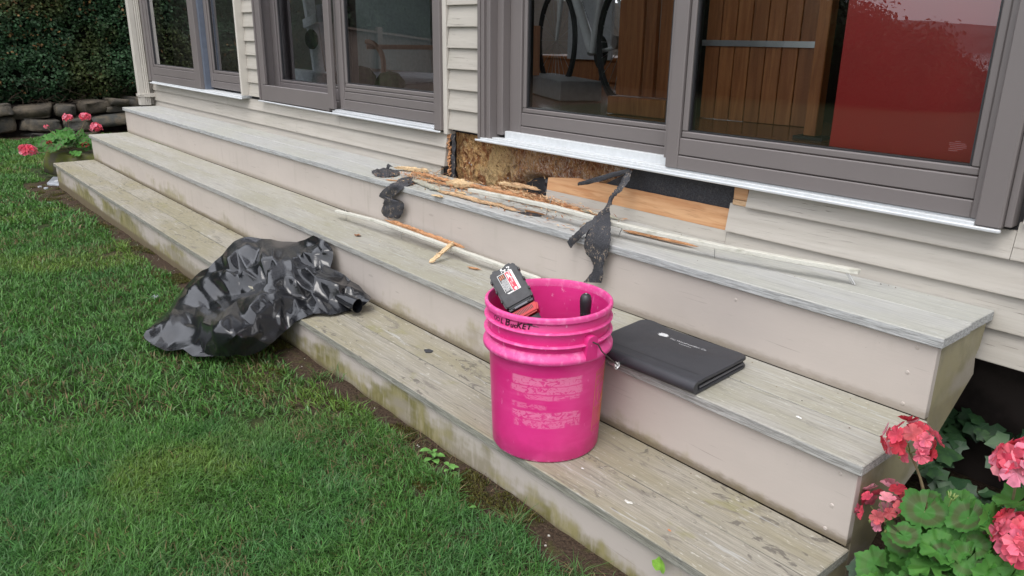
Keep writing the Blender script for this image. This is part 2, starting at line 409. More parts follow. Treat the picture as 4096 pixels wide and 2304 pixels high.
t.done(t.mix(k, turf, soil), .95, t.math('ADD', n2, nn), .9, .012, .15)
me.materials.append(t.m)
go = bpy.data.objects.new('ground', me); link(go); tag(go, kind='structure')
# water and the far shore (seen in the door glass)
mb = MB(); mb.add([(-900,-415,-4.2),(700,-415,-4.2),(700,-34,-4.2),(-900,-34,-4.2)], [(0,1,2,3)])
t = NT('grey_water'); t.done((.10,.12,.13), .12, t.noise(t.co((.5,.5,.5)), 1, 3), .25, .1)
tag(part('water', mb, t.m), kind='structure')
def hillf(u, v):
    x = -900 + 1600 * u; y = -415 - 160 * v
    h = (1 - (2*v-1)**2) ** .5 if 0 < v < 1 else 0
    return (x, y, -4.6 + h * (13 + 9 * noise.noise((x*.006, 0, 0)) + 3 * noise.noise((x*.04, y*.04, 3))))
mb = MB(); mb.grid(hillf, 160, 10)
tag(part('far_shore', mb, m_plain('far_wooded_shore', (.05,.065,.06), .9, .3, .2), None, None, smooth=True), kind='structure')

# ------------------------------------------------------------------ the wooden steps
L_ = 6.156; D_ = .2731; R_ = .1924; TK = .0245; OH = .012; OX = .0115
steps = thing('wooden_steps', (-3, .3, -.14), 'three long weathered wooden steps with taupe painted risers below the glass doors', 'steps')
def board(x0, x1, y0, y1, ztop, m, lab=None, wob=0.0):
    """a tread board with slightly uneven long edges and surface"""
    mb = MB(); n = max(8, int((x1-x0) / .12)); vs = []
    sd = random.random() * 50
    for i in range(n+1):
        x = x0 + (x1-x0) * i / n
        e0 = .0012 * noise.noise((x*2.1, sd, 0)); e1 = .0012 * noise.noise((x*2.3, sd, 9)); dz = .0012 * noise.noise((x*1.2, sd, 4))
        vs += [(x, y0+e0, ztop-TK), (x, y1+e1, ztop-TK), (x, y1+e1, ztop+dz), (x, y0+e0, ztop+dz)]
    fs = [(0,3,2,1), tuple(n*4 + k for k in (0,1,2,3))]
    for i in range(n):
        for k in range(4):
            a, b = i*4 + k, i*4 + (k+1) % 4; fs.append((a, b, b+4, a+4))
    mb.add(vs, fs)
    return part('tread_board', mb, m, steps, (x0 + .5, (y0+y1)/2, ztop-TK), bevel=.0022, label=lab)
G = .0028
XL = [-6.19, -6.17, -6.156]
zt = [2*R_, R_, 0.0]
# top tread (two boards and a narrow filler), middle and bottom (two boards each, butt joints)
board(XL[0], 0, 2*D_, 2*D_+.140, zt[0], M['tread_top'], 'bluish grey front board of the top step')
board(XL[0], -.004, 2*D_+.140+G, 2*D_+.2755, zt[0], M['tread_top'])
board(XL[1], 0, D_, D_+.140, zt[1], M['tread_mid'])
board(XL[1], -.003, D_+.140+G, D_+.2843, zt[1], M['tread_mid'])
board(XL[2], -4.32, 0, .140, zt[2], M['tread_low'])
board(-4.318, 0, 0, .140, zt[2], M['tread_low'])
board(XL[2], -4.70, .140+G, .2843, zt[2], M['tread_low'])
board(-4.698, -.003, .140+G, .2843, zt[2], M['tread_low'])
def riser(y, z0, z1, xl, m):
    mb = MB(); n = 60
    for i in range(n):
        pass
    mb.box(xl + OX, -OX, y, y+.02, z0, z1)
    return part('riser_board', mb, m, steps, (0, y, max(z0, -.15) if z0 < -.1 else z0), bevel=.001)
riser(2*D_+OH, R_+.0005, zt[0]-TK, XL[0], M['riser_top'])
riser(D_+OH, .0005, zt[1]-TK, XL[1], M['riser_mid'])
riser(OH, -.40, -TK, XL[2], M['riser_low'])
# cut side panels closing the ends
for xs, e in ((-OX, 1), (XL[0]+OX, -1)):
    mb = MB(); x0, x1 = (xs-.019, xs-.0005) if e > 0 else (xs+.0005, xs+.019)
    mb.prism_x([(2*D_+OH+.0205, R_+.002), (2*D_+OH+.0205, 2*R_-TK-.0005), (.812, 2*R_-TK-.0005), (.800, .300), (.786, .278), (.797, .232), (.668, .138), (2*D_+OH+.0205, .075)], x0, x1)
    part('side_panel', mb, M['side'], steps, (xs, .5, R_), bevel=.001)
    mb = MB(); mb.prism_x([(D_+OH+.0205, .0005), (D_+OH+.0205, R_-TK-.0005), (2*D_+OH+.0200, R_-TK-.0005), (2*D_+OH+.0200, .072), (.505, .040), (.36, -.09), (D_+OH+.0205, -.13)], x0, x1)
    part('side_panel', mb, M['side'], steps, (xs, .3, 0), bevel=.001)
    mb = MB(); mb.prism_x([(OH+.0205, -.30), (OH+.0205, -TK-.0005), (D_+OH+.0200, -TK-.0005), (D_+OH+.0200, -.30)], x0, x1)
    part('side_panel', mb, M['side'], steps, (xs, .1, -.2), bevel=.001)
# painted nail heads on the risers near the right end
for (x, y, z) in [(-.052, 2*D_+OH, .345), (-.062, 2*D_+OH, .285), (-.060, 2*D_+OH, .212), (-.50, 2*D_+OH, .33), (-.046, D_+OH, .150), (-.052, D_+OH, .075), (-.058, D_+OH, .018)]:
    mb = MB(); mb.lathe([(0.0001, .0016), (.0032, .0014), (.0042, .0004), (.0044, 0)], 12)
    mb.xf(Matrix.Translation((x, y, z)) @ Matrix.Rotation(PI/2, 4, 'X'))
    part('nail_head', mb, M['riser_top'], steps, smooth=True)

# ------------------------------------------------------------------ the house
house = thing('house', (-3, 1.0, -.15), 'beige clapboard house wall with taupe framed sliding glass doors above the steps', 'house')
YW = .83
def clap(x0, x1, z, dz=.0818, m=None, lab=None, proud=.010):
    mb = MB()
    n = max(1, int((x1-x0)/.3)); vs = []; sd = random.random()*90
    for i in range(n+1):
        x = x0 + (x1-x0)*i/n; e = .0009*noise.noise((x*3, sd, 1)); c = .0012*noise.noise((x*2, sd, 7))
        vs += [(x, YW-proud+c, z+e), (x, YW+.014, z+.001+e), (x, YW+.014, z+dz), (x, YW+.003, z+dz)]
    fs = [(0,3,2,1), tuple(n*4+k for k in (0,1,2,3))]
    for i in range(n):
        for k in range(4):
            a, b = i*4+k, i*4+(k+1) % 4; fs.append((a, b, b+4, a+4))
    mb.add(vs, fs)
    return part('clapboard', mb, m or M['siding'], house, (x0, YW-proud, z), label=lab)
P_ = .0818; Z0 = .262
kz = lambda k: Z0 + (P_-.001) * k
# long courses under the doors
XR = 6.0
clap(-6.34, -4.66, kz(3), .062); clap(-4.658, -3.10, kz(3), .062); clap(-3.098, -2.150, kz(3), .062)
clap(-6.34, -3.62, kz(2)); clap(-3.618, -2.162, kz(2))
clap(-6.34, -2.20, kz(1)-.002, .0835)
clap(-.672, .002, kz(3), .062, lab='clapboard stub right of the stripped strip'); clap(.0035, XR, kz(3), P_)
clap(-.732, XR, kz(2)); clap(-1.522, -.7335, kz(1)-.002, .0810, lab='lower clapboard whose paint is worn off along its top'); clap(-.7325, XR, kz(1)-.002, .0835)
clap(-.45, XR, kz(0), .0830)
for k in range(4, 34):
    if True:
        clap(-6.34, -6.205, kz(k)); clap(-4.268, -4.058, kz(k)); clap(.012 + .001, XR, kz(k))
        if k < 34: clap(-2.128, -1.905, kz(k))
# wall core (dark) behind, openings left for the doors
core = MB()
for (a, b) in ((-6.34, -6.19), (-4.28, -4.05), (-2.17, -1.90), (-.02, XR)): core.box(a, b, YW+.0165, YW+.15, .575, 3.05)
core.box(-6.34, -2.17, YW+.0165, YW+.15, .12, .574); core.box(-2.17, -.02, YW+.075, YW+.15, .31, .5735); core.box(-.018, XR, YW+.0165, YW+.15, .272, .574)
core.box(-6.34, XR, YW+.0166, YW+.15, 2.62, 3.04)
part('sheathing', core, m_plain('sheathing_paper', (.035,.033,.035), .85), house)
mb = MB(); mb.box(-6.34, XR, 1.02, 1.20, -.9, .50); part('foundation', mb, M['dark'], house)
mb = MB(); mb.box(-6.36, -6.335, 1.0, 2.2, -.5, 3.05); mb.box(-6.36, -6.335, 2.2, 6.8, -.5, 1.35); mb.box(-6.36, -6.335, 2.2, 6.8, 2.6, 3.05); mb.box(-6.36, -6.335, 6.8, 8, -.5, 3.05); part('end_wall', mb, M['siding'], house)
mb = MB(); mb.box(-6.6, XR+.2, .55, 8.2, 3.06, 3.16); part('roof', mb, M['clad'], house)
# interior shell
mw = m_plain('interior_plaster', (.55,.57,.57), .8)
mf = m_wood('polished_floor', (.16,.062,.026), (.27,.115,.05), .6, .18, 'X', .05)
mb = MB(); mb.box(-6.33, XR, YW+.155, 7.9, .50, .60); part('interior_floor', mb, mf, house)
mb = MB(); mb.box(-6.33, XR, 7.92, 8.0, .55, 1.45); part('interior_wall', mb, mw, house)
mb = MB(); mb.box(-6.33, XR, 7.92, 8.0, 2.75, 3.0); part('interior_wall', mb, mw, house)
for xw in (-6.33, -4.3, -2.2, .2, 2.6, 5.8): mb = MB(); mb.box(xw, xw+.2, 7.93, 7.99, 1.45, 2.75); part('interior_wall', mb, mw, house)
mb = MB(); mb.box(XR-.05, XR, YW+.16, 7.9, .6, 3.0); part('interior_wall', mb, mw, house)
mb = MB(); mb.box(-6.33, XR-.06, YW+.16, 7.9, 2.95, 3.03); part('ceiling', mb, mw, house)

def stick(mb, x0, x1, y0, y1, z0, z1): return mb.box(x0, x1, y0, y1, z0, z1)
ZT = 2.60
def sash(par, x0, x1, zb, yf, sl, sr, zg, lines=(.045,), bead=.014, pane_lab=None):
    """sliding sash: stiles, bottom rail with its steps, glazing bead and pane"""
    th = .038
    mb = MB(); mb.box(x0, x0+sl-.002, yf, yf+th, zb, ZT); part('stile', mb, M['clad'], par, bevel=.0025)
    mb = MB(); mb.box(x1-sr+.002, x1, yf, yf+th, zb, ZT); part('stile', mb, M['clad'], par, bevel=.0025)
    xa, xb = x0+sl, x1-sr
    zz = [zb] + [zb + l for l in lines] + [zg]
    for i in range(len(zz)-1):
        mb = MB(); yo = .0015 * (i + 1) if i else 0
        mb.box(xa-.0018, xb+.0018, yf+yo+.0005, yf+th-.001, zz[i]+(.0022 if i else 0), zz[i+1]); part('bottom_rail', mb, M['clad'], par, bevel=.0025)
    # glazing bead all round
    y0 = yf + .008
    for (a, b, c, d) in ((xa, xb, zg+.0015, zg+bead), (xa, xa+bead, zg+bead+.0005, ZT-.05), (xb-bead, xb, zg+bead+.0005, ZT-.05)):
        mb = MB(); mb.box(a+.0005, b-.0005, y0, y0+.02, c, d); part('glazing_bead', mb, M['clad'], par, bevel=.003)
    ib = bead + .0012
    for (a, b, c, d) in ((xa+ib, xb-ib, zg+bead+.0005, zg+bead+.004), (xa+ib, xa+ib+.004, zg+bead+.0045, ZT-.055), (xb-ib-.004, xb-ib, zg+bead+.0045, ZT-.055)):
        mb = MB(); mb.box(a, b, y0+.006, y0+.03, c, d); part('gasket', mb, M['gasket'], par)
    mb = MB(); mb.box(xa, xb, yf, yf+th, ZT-.05, ZT); part('top_rail', mb, M['clad'], par)
    yg = yf + .020
    mb = MB(); mb.add([(xa+bead-.002, yg, zg+bead-.002), (xb-bead+.002, yg, zg+bead-.002), (xb-bead+.002, yg, ZT-.04), (xa+bead-.002, yg, ZT-.04)], [(0,1,2,3)])
    return part('pane', mb, M['glass'], par, (xa, yg, zg), label=pane_lab)
def door(name, x0, x1, zs, loc_lab):
    d = bpy.data.objects.new(name, None); link(d); d.parent = house; d.location = (x0+3, YW-1, zs+.15); d['label'] = loc_lab
    d.empty_display_size = .05
    return d
# --- big sliding door, right
bd = door('sliding_door', -1.90, -.016, .565, 'wide sliding glass door at right, bicycle and red board behind the glass')
x0, x1 = -1.898, -.016
mb = MB(); mb.box(x0+.002, x0+.016, YW-.034, YW+.02, .572, ZT+.05); part('frame_flange', mb, M['clad'], bd, bevel=.002)
mb = MB(); mb.box(x0+.0165, x0+.034, YW-.028, YW+.08, .572, ZT+.05); part('frame_flange', mb, M['clad'], bd, bevel=.002)
mb = MB(); mb.box(x0+.0345, x0+.058, YW-.016, YW+.10, .572, ZT+.05); part('jamb', mb, M['clad'], bd, bevel=.002)
mb = MB(); mb.box(x0+.0585, x0+.094, YW+.018, YW+.12, .590, ZT+.05); part('jamb', mb, M['clad'], bd, bevel=.002)
mb = MB(); mb.box(x1-.058, x1-.004, YW-.034, YW+.11, .570, ZT+.05); part('jamb', mb, M['clad'], bd, bevel=.004)
mb = MB(); mb.box(x1-.0035, x1+.012, YW-.020, YW+.03, .575, ZT+.05); part('frame_flange', mb, M['clad'], bd, bevel=.002)
mb = MB(); mb.box(x0, x1+.01, YW-.034, YW+.1, ZT+.052, ZT+.12); part('head', mb, M['clad'], bd, bevel=.002)
# sill: bright nosing, grooved track, white riser under the fixed sash
mb = MB(); mb.box(x0-.008, x1-.002, YW-.040, YW-.030, .562, .570); part('sill_nosing', mb, M['alu'], bd, bevel=.002)
mb = MB(); mb.box(x0+.004, x1-.058, YW-.030, YW-.016, .5635, .5765); mb.box(x0+.0345, x1-.0585, YW-.0155, YW-.004, .5635, .5735); mb.box(x0+.0345, x1-.0585, YW-.0035, YW+.030, .5635, .5790)
part('sill_track', mb, M['sill'], bd, bevel=.0012)
mb = MB(); mb.box(x0+.094, -.972, YW+.0305, YW+.050, .5655, .605); part('sill_upstand', mb, M['sill'], bd, bevel=.0015)
mb = MB(); mb.box(x0+.094, -.972, YW+.0505, YW+.12, .5657, .600); part('sill_track', mb, M['sill'], bd)
sash(bd, -1.803, -.972, .602, YW+.052, .068, .050, .678, (.026, ), .018)
sash(bd, -.972, -.0745, .5795, YW-.010, .048, .020, .672, (.040, ), .020)
mb = MB(); mb.box(-.985, -.9725, YW-.004, YW+.05, .606, ZT); part('interlock', mb, M['clad'], bd, bevel=.002)
# faint etched print at the corner of the right pane
ms = m_plain('etched_print', (.20,.07,.07), .6)
mb = MB()
for i, (xx, ww) in enumerate([(.012,.012), (.0,.034), (.0,.038), (.003,.035), (.0,.030), (.0,.020)]):
    mb.box(-.172+xx, -.172+xx+ww, YW+.0095, YW+.0098, .742-.0042*i, .7432-.0042*i)
part('etched_print', mb, ms, bd)
# --- middle sliding door
md = door('sliding_door', -4.05, -2.16, .565, 'middle sliding door with its screen, white chair frame behind the glass')
x0, x1 = -4.056, -2.160
mb = MB(); mb.box(x0, x0+.014, YW-.03, YW+.03, .575, ZT+.05); part('frame_flange', mb, M['clad'], md, bevel=.002)
mb = MB(); mb.box(x0+.0145, x0+.045, YW-.02, YW+.1, .575, ZT+.05); part('jamb', mb, M['clad'], md, bevel=.002)
mb = MB(); mb.box(x1-.050, x1, YW-.026, YW+.1, .575, ZT+.05); part('jamb', mb, M['clad'], md, bevel=.003)
mb = MB(); mb.box(x0, x1, YW-.03, YW+.1, ZT+.052, ZT+.12); part('head', mb, M['clad'], md, bevel=.002)
mb = MB(); mb.box(x0-.006, x1+.004, YW-.036, YW-.027, .566, .574); part('sill_nosing', mb, M['alu'], md, bevel=.002)
mb = MB(); mb.box(-3.13, x1-.052, YW-.0265, YW-.014, .567, .583); mb.box(-3.13, x1-.052, YW-.0135, YW+.05, .567, .589); part('sill_track', mb, M['alu'], md, bevel=.001)
# insect screen frame in front, left half
mb = MB(); mb.box(x0+.046, -3.175, YW-.022, YW-.002, .5765, .665); part('screen_rail', mb, M['clad'], md, bevel=.003)
mb = MB(); mb.box(-3.173, -3.118, YW-.026, YW-.004, .590, ZT); part('screen_stile', mb, M['clad'], md, bevel=.003)
mb = MB(); mb.box(x0+.046, x0+.080, YW-.022, YW-.002, .667, ZT); part('screen_stile', mb, M['clad'], md, bevel=.003)
t = NT('insect_screen'); t.n.remove(t.b)
tr = t.new('ShaderNodeBsdfTransparent'); tr.inputs[0].default_value = (.96,.96,.97,1); df = t.new('ShaderNodeBsdfDiffuse'); df.inputs[0].default_value = (.05,.05,.055,1)
mx = t.new('ShaderNodeMixShader'); mx.inputs[0].default_value = .05; t.l(tr.outputs[0], mx.inputs[1]); t.l(df.outputs[0], mx.inputs[2]); t.l(mx.outputs[0], t.out.inputs['Surface'])
mb = MB(); mb.add([(x0+.08, YW-.012, .665), (-3.172, YW-.012, .665), (-3.172, YW-.012, ZT), (x0+.08, YW-.012, ZT)], [(0,1,2,3)]); part('screen_mesh', mb, t.m, md)
sash(md, x0+.046, -3.05, .580, YW+.055, .07, .17, .68, (.04, ), .016)
sash(md, -3.10, x1-.051, .592, YW+.006, .045, .004, .700, (.048, .088), .020)
# --- left window
wd = door('window', -6.2, -4.27, .565, 'far left sliding window with a white sill beside the downspout')
x0, x1 = -6.205, -4.270
mb = MB(); mb.box(x0, x0+.05, YW-.055, YW+.08, .585, ZT); part('jamb', mb, M['clad'], wd, bevel=.003)
mb = MB(); mb.box(x1-.020, x1, YW-.05, YW+.08, .585, ZT); part('jamb', mb, M['downspout'], wd, bevel=.003)
mb = MB(); mb.box(x0+.02, x1, YW-.060, YW-.050, .563, .5705); mb.box(x0+.051, x1-.021, YW-.0495, YW+.05, .566, .580); part('sill', mb, M['sill'], wd, bevel=.002)
sash(wd, x0+.051, -5.02, .582, YW-.046, .060, .11, .69, (.05, ), .020)
mb = MB(); mb.box(-5.018, -4.985, YW-.02, YW+.03, .582, ZT); part('interlock', mb, m_plain('bluish_metal', (.11,.13,.17), .35), wd)
sash(wd, -4.983, x1-.022, .595, YW+.012, .05, .01, .69, (.045, ), .020)
mb = MB(); mb.box(x0, x1, YW-.05, YW+.1, ZT+.002, ZT+.12); part('head', mb, M['clad'], wd)
# side trims of the middle door and the downspout at the corner
mb = MB(); mb.box(-2.1585, -2.131, YW-.012, YW+.03, .5625, ZT+.1); part('trim_strip', mb, M['downspout'], house)
mb = MB(); mb.box(-4.268+.0, -4.262, YW-.014, YW+.0, .59, ZT) if False else None
mb = MB(); mb.box(-6.375, -6.335, YW-.06, YW+.2, .385, 3.04); part('corner_board', mb, M['downspout'], house, bevel=.002)
ds = MB(); prof = []
w_, d_ = .070, .075; cx_, cy_ = -6.315, .750
pts = []
for i in range(21): pts.append((cx_ - w_/2 + w_*i/20, cy_ - d_/2))
for i in range(21): pts.append((cx_ + w_/2 + (.0035 if i % 4 < 2 and i > 9 else .0035 if i <= 9 else 0), cy_ - d_/2 + d_*i/20))
pts += [(cx_ + w_/2, cy_ + d_/2), (cx_ - w_/2, cy_ + d_/2)]
ds.prism_z(pts, .386, 3.04)
dsp = part('downspout', ds, M['downspout'], house, (cx_, cy_, .386))
mb = MB(); mb.box(cx_-w_/2-.004, cx_+w_/2+.009, cy_-d_/2-.009, cy_+d_/2-.002, .452, .463); mb.box(cx_-w_/2-.005, cx_+w_/2+.010, cy_-d_/2-.010, cy_+d_/2-.001, .465, .474)
mb.box(cx_+w_/2-.004, cx_+w_/2+.02, cy_-.01, YW+.002, .450, .480)
part('strap', mb, M['downspout'], dsp, bevel=.001)

# ---- the stripped, rotten stretch
rot = MB(); sd = 3.1
def rotf(u, v):
    x = -2.128 + u * 1.04; z = .372 + v * .197
    y = YW + .030 + .006*noise.noise((x*9, z*9, 1)) + .005*noise.noise((x*75, z*22, 5)) + .014*abs(noise.noise((x*26, z*18, 8))) + .007*abs(noise.noise((x*60, z*34, 2)))
    cav = 1.4*math.exp(-(((x+1.60)/.095)**2 + ((z-.408)/.036)**2) * 1.1) + .6*math.exp(-(((x+1.70)/.06)**2 + ((z-.388)/.018)**2))
    cav += .5 * math.exp(-(((x+1.79)/.012)**2 + ((z-.43)/.03)**2))
    return (x, y + .10 * min(1, cav), z)
rot.grid(rotf, 260, 60)
ro = part('rotten_sheathing', rot, M['rot'], house, (-2.13, YW, .37), smooth=True, angle=60)
mb = MB()                                                     # fibres and shreds standing off the rotten board
for i in range(330):
    x = random.uniform(-2.11, -1.15); z = random.uniform(.39, .565)
    l = random.uniform(.006, .030); a = random.gauss(PI/2, .95); y = YW + .030 - random.uniform(0, .006)
    wv = random.uniform(.0006, .0022)
    dx, dz = math.cos(a)*l, math.sin(a)*l; px, pz = -math.sin(a)*wv, math.cos(a)*wv; yo = random.uniform(-.012, .001)
    mb.add([(x-px, y, z-pz), (x+px, y, z+pz), (x+dx*.6+px*.7, y+yo*.8, z+dz*.6), (x+dx, y+yo*1.6, z+dz)], [(0,1,2), (0,2,3)], random.choice([(.55,.36,.18),(.40,.22,.10),(.62,.46,.27),(.22,.09,.04),(.30,.13,.055)]))
t = NT('fibre_shreds'); t.done(t.attr(), .85); part('wood_fibres', mb, t.m, ro, kind='stuff')
mb = MB()                                                     # torn paper strip at the left edge
def torn(u, v):
    z = .385 + .18*v; x = -2.128 + (.026 + .004*noise.noise((z*40, 2, 0))) * u + .004*noise.noise((z*25, 0, 0)) + .006*v
    return (x, YW + .004 + .012*noise.noise((z*30, u*2, 4)) - .006*math.sin(u*PI), z)
mb.grid(torn, 4, 24); part('torn_paper', mb, M['felt'], house, (-2.128, YW, .385), smooth=True)
mb = MB()
for i in range(26):
    z = .385 + .175*i/26; mb.bar((-2.153+random.uniform(0,.012), YW-.002+random.uniform(0,.012), z), (-2.140+random.uniform(0,.014), YW+random.uniform(-.004,.01), z+random.uniform(.004,.016)), random.uniform(.003,.009), random.uniform(.002,.006), (0,1,0))
part('splintered_edge', mb, M['orange'], house)
# ragged black paper behind the cavity and sheet under the sill
mb = MB(); mb.grid(lambda u, v: (-1.545+.035*u, YW+.012+.02*noise.noise((u*3, v*4, 2)), .382+.075*v+.006*noise.noise((u*9, v*2, 3))), 6, 8); part('torn_paper', mb, M['felt_clean'], house, (-1.54, YW, .38), smooth=True)
mb = MB(); mb.add([(-1.27, YW+.020, .470), (-.727, YW+.018, .478), (-.722, YW+.018, .566), (-1.085, YW+.020, .566)], [(0,1,2,3)]); part('tar_paper', mb, M['felt_clean'], house, (-1, YW, .5))
# bare cedar top of the lower clapboard, painted strip below it
cd = MB(); n = 30; vs = []
for i in range(n+1):
    x = -1.523 + .792*i/n; r = .004*noise.noise((x*30, 0, 0)) if i < n else 0
    tz = .4855 - .02*max(0, 1-i/6) + .003*noise.noise((x*25, 4, 0)); vs += [(x, YW+.0035, .4222), (x, YW+.0125, .4222), (x, YW+.0125, tz), (x, YW+.0095, tz)]
fs = [(0,3,2,1), tuple(n*4+k for k in (0,1,2,3))]
for i in range(n):
    for k in range(4): a, b = i*4+k, i*4+(k+1) % 4; fs.append((a, b, b+4, a+4))
cd.add(vs, fs); part('cedar_strip', cd, M['cedar'], house, (-1.52, YW, .42), label='bare orange cedar strip where paint is missing')
mb = MB(); mb.box(-.7205, -.6745, YW-.001, YW+.016, .520, .5615); part('cedar_block', mb, M['cedar'], house, bevel=.001)
mb = MB(); mb.box(-.7215, -.6745, YW-.002, YW+.016, .5035, .5185); part('cedar_block', mb, M['tan'], house, bevel=.001)
for (x, z) in [(-2.03, .452), (-2.015, .447), (-1.775, .425)]:
    mb = MB(); mb.lathe([(.0001,.002), (.003,.0018), (.0038,0)], 10); mb.xf(Matrix.Translation((x, YW+.026, z)) @ Matrix.Rotation(PI/2, 4, 'X')); part('nail_head', mb, M['nail'], house)

# ================================================================== VEGETATION
def cam_keep(P, margin=.22, far=60):
    d = P - np.array(CAM); z = d @ np.array(FW); x = (d @ np.array(RT)) / np.maximum(z, .01); y = (d @ np.array(UP)) / np.maximum(z, .01)
    return (z > .15) & (abs(x) < .662 + margin) & (abs(y) < .373 + margin) & (z < far), z
def hue(base, n, var=.25):
    base = np.array(base); k = 1 + (rng.random((n, 1)) - .5) * 2 * var
    return base[None] * k * (1 + (rng.random((n, 3)) - .5) * .14)
def blades(P, L, Wd, C, lean=.75, tipc=1.25, wind=None):
    n = len(P); a = rng.random(n) * 2 * PI; ln = np.abs(rng.normal(lean, .45, n)) * L
    dx, dy = np.cos(a) * ln, np.sin(a) * ln
    if wind is not None: dx = dx + wind[0] * L; dy = dy + wind[1] * L
    fa = a + PI/2 + rng.normal(0, .6, n); sx, sy = np.cos(fa) * Wd / 2, np.sin(fa) * Wd / 2
    H = L * (1.0 - .25 * np.clip(ln / L, 0, 1.6))
    b0 = P + np.stack([-sx, -sy, np.zeros(n)], 1); b1 = P + np.stack([sx, sy, np.zeros(n)], 1)
    m = P + np.stack([dx*.35, dy*.35, H*.62], 1); m0 = m + np.stack([-sx*.85, -sy*.85, np.zeros(n)], 1); m1 = m + np.stack([sx*.85, sy*.85, np.zeros(n)], 1)
    tp = P + np.stack([dx, dy, H * (1 - .25*rng.random(n))], 1)
    V = np.stack([b0, b1, m1, m0, tp], 1).reshape(-1, 3); i = np.arange(n) * 5
    F = np.concatenate([np.stack([i, i+1, i+2], 1), np.stack([i, i+2, i+3], 1), np.stack([i+3, i+2, i+4], 1)], 0)
    Cc = np.repeat(C, 5, 0); Cc[4::5] *= tipc
    return V, F, Cc
def lawn_points(n, x0, x1, y0, y1, dens_fn=None):
    x = rng.uniform(x0, x1, n); y = rng.uniform(y0, y1, n); P = np.stack([x, y, gz(x, y)], 1)
    return P
def on_lawn(P):
    x, y = P[:, 0], P[:, 1]
    edge = -soil_w(x) + (vnoise(x, y, 7, 31, 3) - .5) * .13
    ok = (y < edge) | ((x < -6.45 - .35 * vnoise(x, y, 2, 12)) & (y < 3))
    ok &= x > -9.85 + (vnoise(x, y, 3, 9) - .5) * .2
    ok &= ~((x > -7.4) & (x < -6.1) & (y > -.02) & (y < .45) & (vnoise(x, y, 3, 40) > .3))
    thin = vnoise(x, y, 6, 77, 3)                              # thin spots
    return ok & (thin > .18 + .12 * rng.random(len(x)))
def lawn_col(P):
    x, y = P[:, 0], P[:, 1]; n = len(x)
    c = hue((.080, .205, .040), n, .45)
    a = sst(.50, .72, vnoise(x, y, 2.1, 21, 3))[:, None]; c = c * (1-a) + hue((.145, .240, .042), n, .35) * a * .9 + c * a * .1      # yellower patches
    b = sst(.52, .7, vnoise(x, y, 3.3, 55, 3))[:, None]; c = c * (1-b*.5) + hue((.062, .19, .058), n, .35) * b * .5                # bluer tufts
    d = (sst(.58, .72, vnoise(x, y, 4.5, 91, 3)) * .20 + .02)
    lt = rng.random(n) < .05; c[lt] = hue((.15, .26, .10), int(lt.sum()), .3)
    dry = rng.random(n) < d; c[dry] = hue((.20, .155, .075), int(dry.sum()), .35)
    return c
parts_V, parts_F, parts_C, base = [], [], [], 0
for (n, x0, x1, y0, y1, zlo, zhi, wd, lg) in ((560000, -4.2, .25, -2.2, .12, 0, 2.3, .0025, .031), (330000, -6.5, -.5, -4, .6, 2.3, 4.6, .0042, .031), (330000, -10.2, -2, -7, 3, 4.6, 14, .0085, .036)):
    P = lawn_points(n, x0, x1, y0, y1); keep, z = cam_keep(P, .16); P = P[keep & (z >= zlo) & (z < zhi)]; P = P[on_lawn(P)]
    n = len(P); L = lg * rng.uniform(.55, 1.35, n); Wd = wd * rng.uniform(.6, 1.3, n)
    cl = vnoise(P[:, 0], P[:, 1], 13, 61, 2) ; L *= .65 + .7 * cl
    wd_ = np.stack([(vnoise(P[:, 0], P[:, 1], 5, 71, 2) - .5) * .55, (vnoise(P[:, 0], P[:, 1], 5, 73, 2) - .5) * .55], 0)
    V, F, C = blades(P, L, Wd, lawn_col(P), wind=wd_)
    parts_V.append(V); parts_F.append(F + base); parts_C.append(C); base += len(V); print('grass', n)
M['grass'] = m_leafy('grass_blades', .5, .3, 1, .35)
me = fast_mesh('grass', np.concatenate(parts_V), np.concatenate(parts_F), np.concatenate(parts_C)); me.materials.append(M['grass'])
tag(link(bpy.data.objects.new('grass', me)), 'short mixed green lawn grass in front of the steps', 'grass', kind='stuff')
# sparse tufts, dead blades and moss on the soil strip
P = lawn_points(60000, -6.3, .1, -.42, .0); x, y = P[:, 0], P[:, 1]
k = (vnoise(x, y, 9, 15, 2) > .60) & (rng.random(len(x)) < .55); P = P[k]; keep, z = cam_keep(P, .1); P = P[keep]
n = len(P); C = hue((.07, .10, .03), n, .4); dry = rng.random(n) < .5; C[dry] = hue((.17, .11, .055), int(dry.sum()), .4)
V1, F1, C1 = blades(P, rng.uniform(.008, .026, n), rng.uniform(.0012, .0026, n), C, 1.3)
P = lawn_points(200000, -6.3, .1, -.30, .0); x, y = P[:, 0], P[:, 1]
k = (vnoise(x, y, 6, 115, 3) > .56) & (y > -.04 - .2*vnoise(x, y, 2, 7)); P = P[k]; keep, z = cam_keep(P, .1); P = P[keep]; n = len(P)
P[:, 2] += .004
V2, F2, C2 = blades(P, rng.uniform(.004, .011, n), rng.uniform(.0014, .003, n), hue((.085, .080, .014), n, .5), .6)
me = fast_mesh('moss', np.concatenate([V1, V2]), np.concatenate([F1, F2 + len(V1)]), np.concatenate([C1, C2])); me.materials.append(M['grass'])
tag(link(bpy.data.objects.new('moss', me)), 'moss and sparse dry blades on the bare soil strip under the steps', 'moss', kind='stuff')
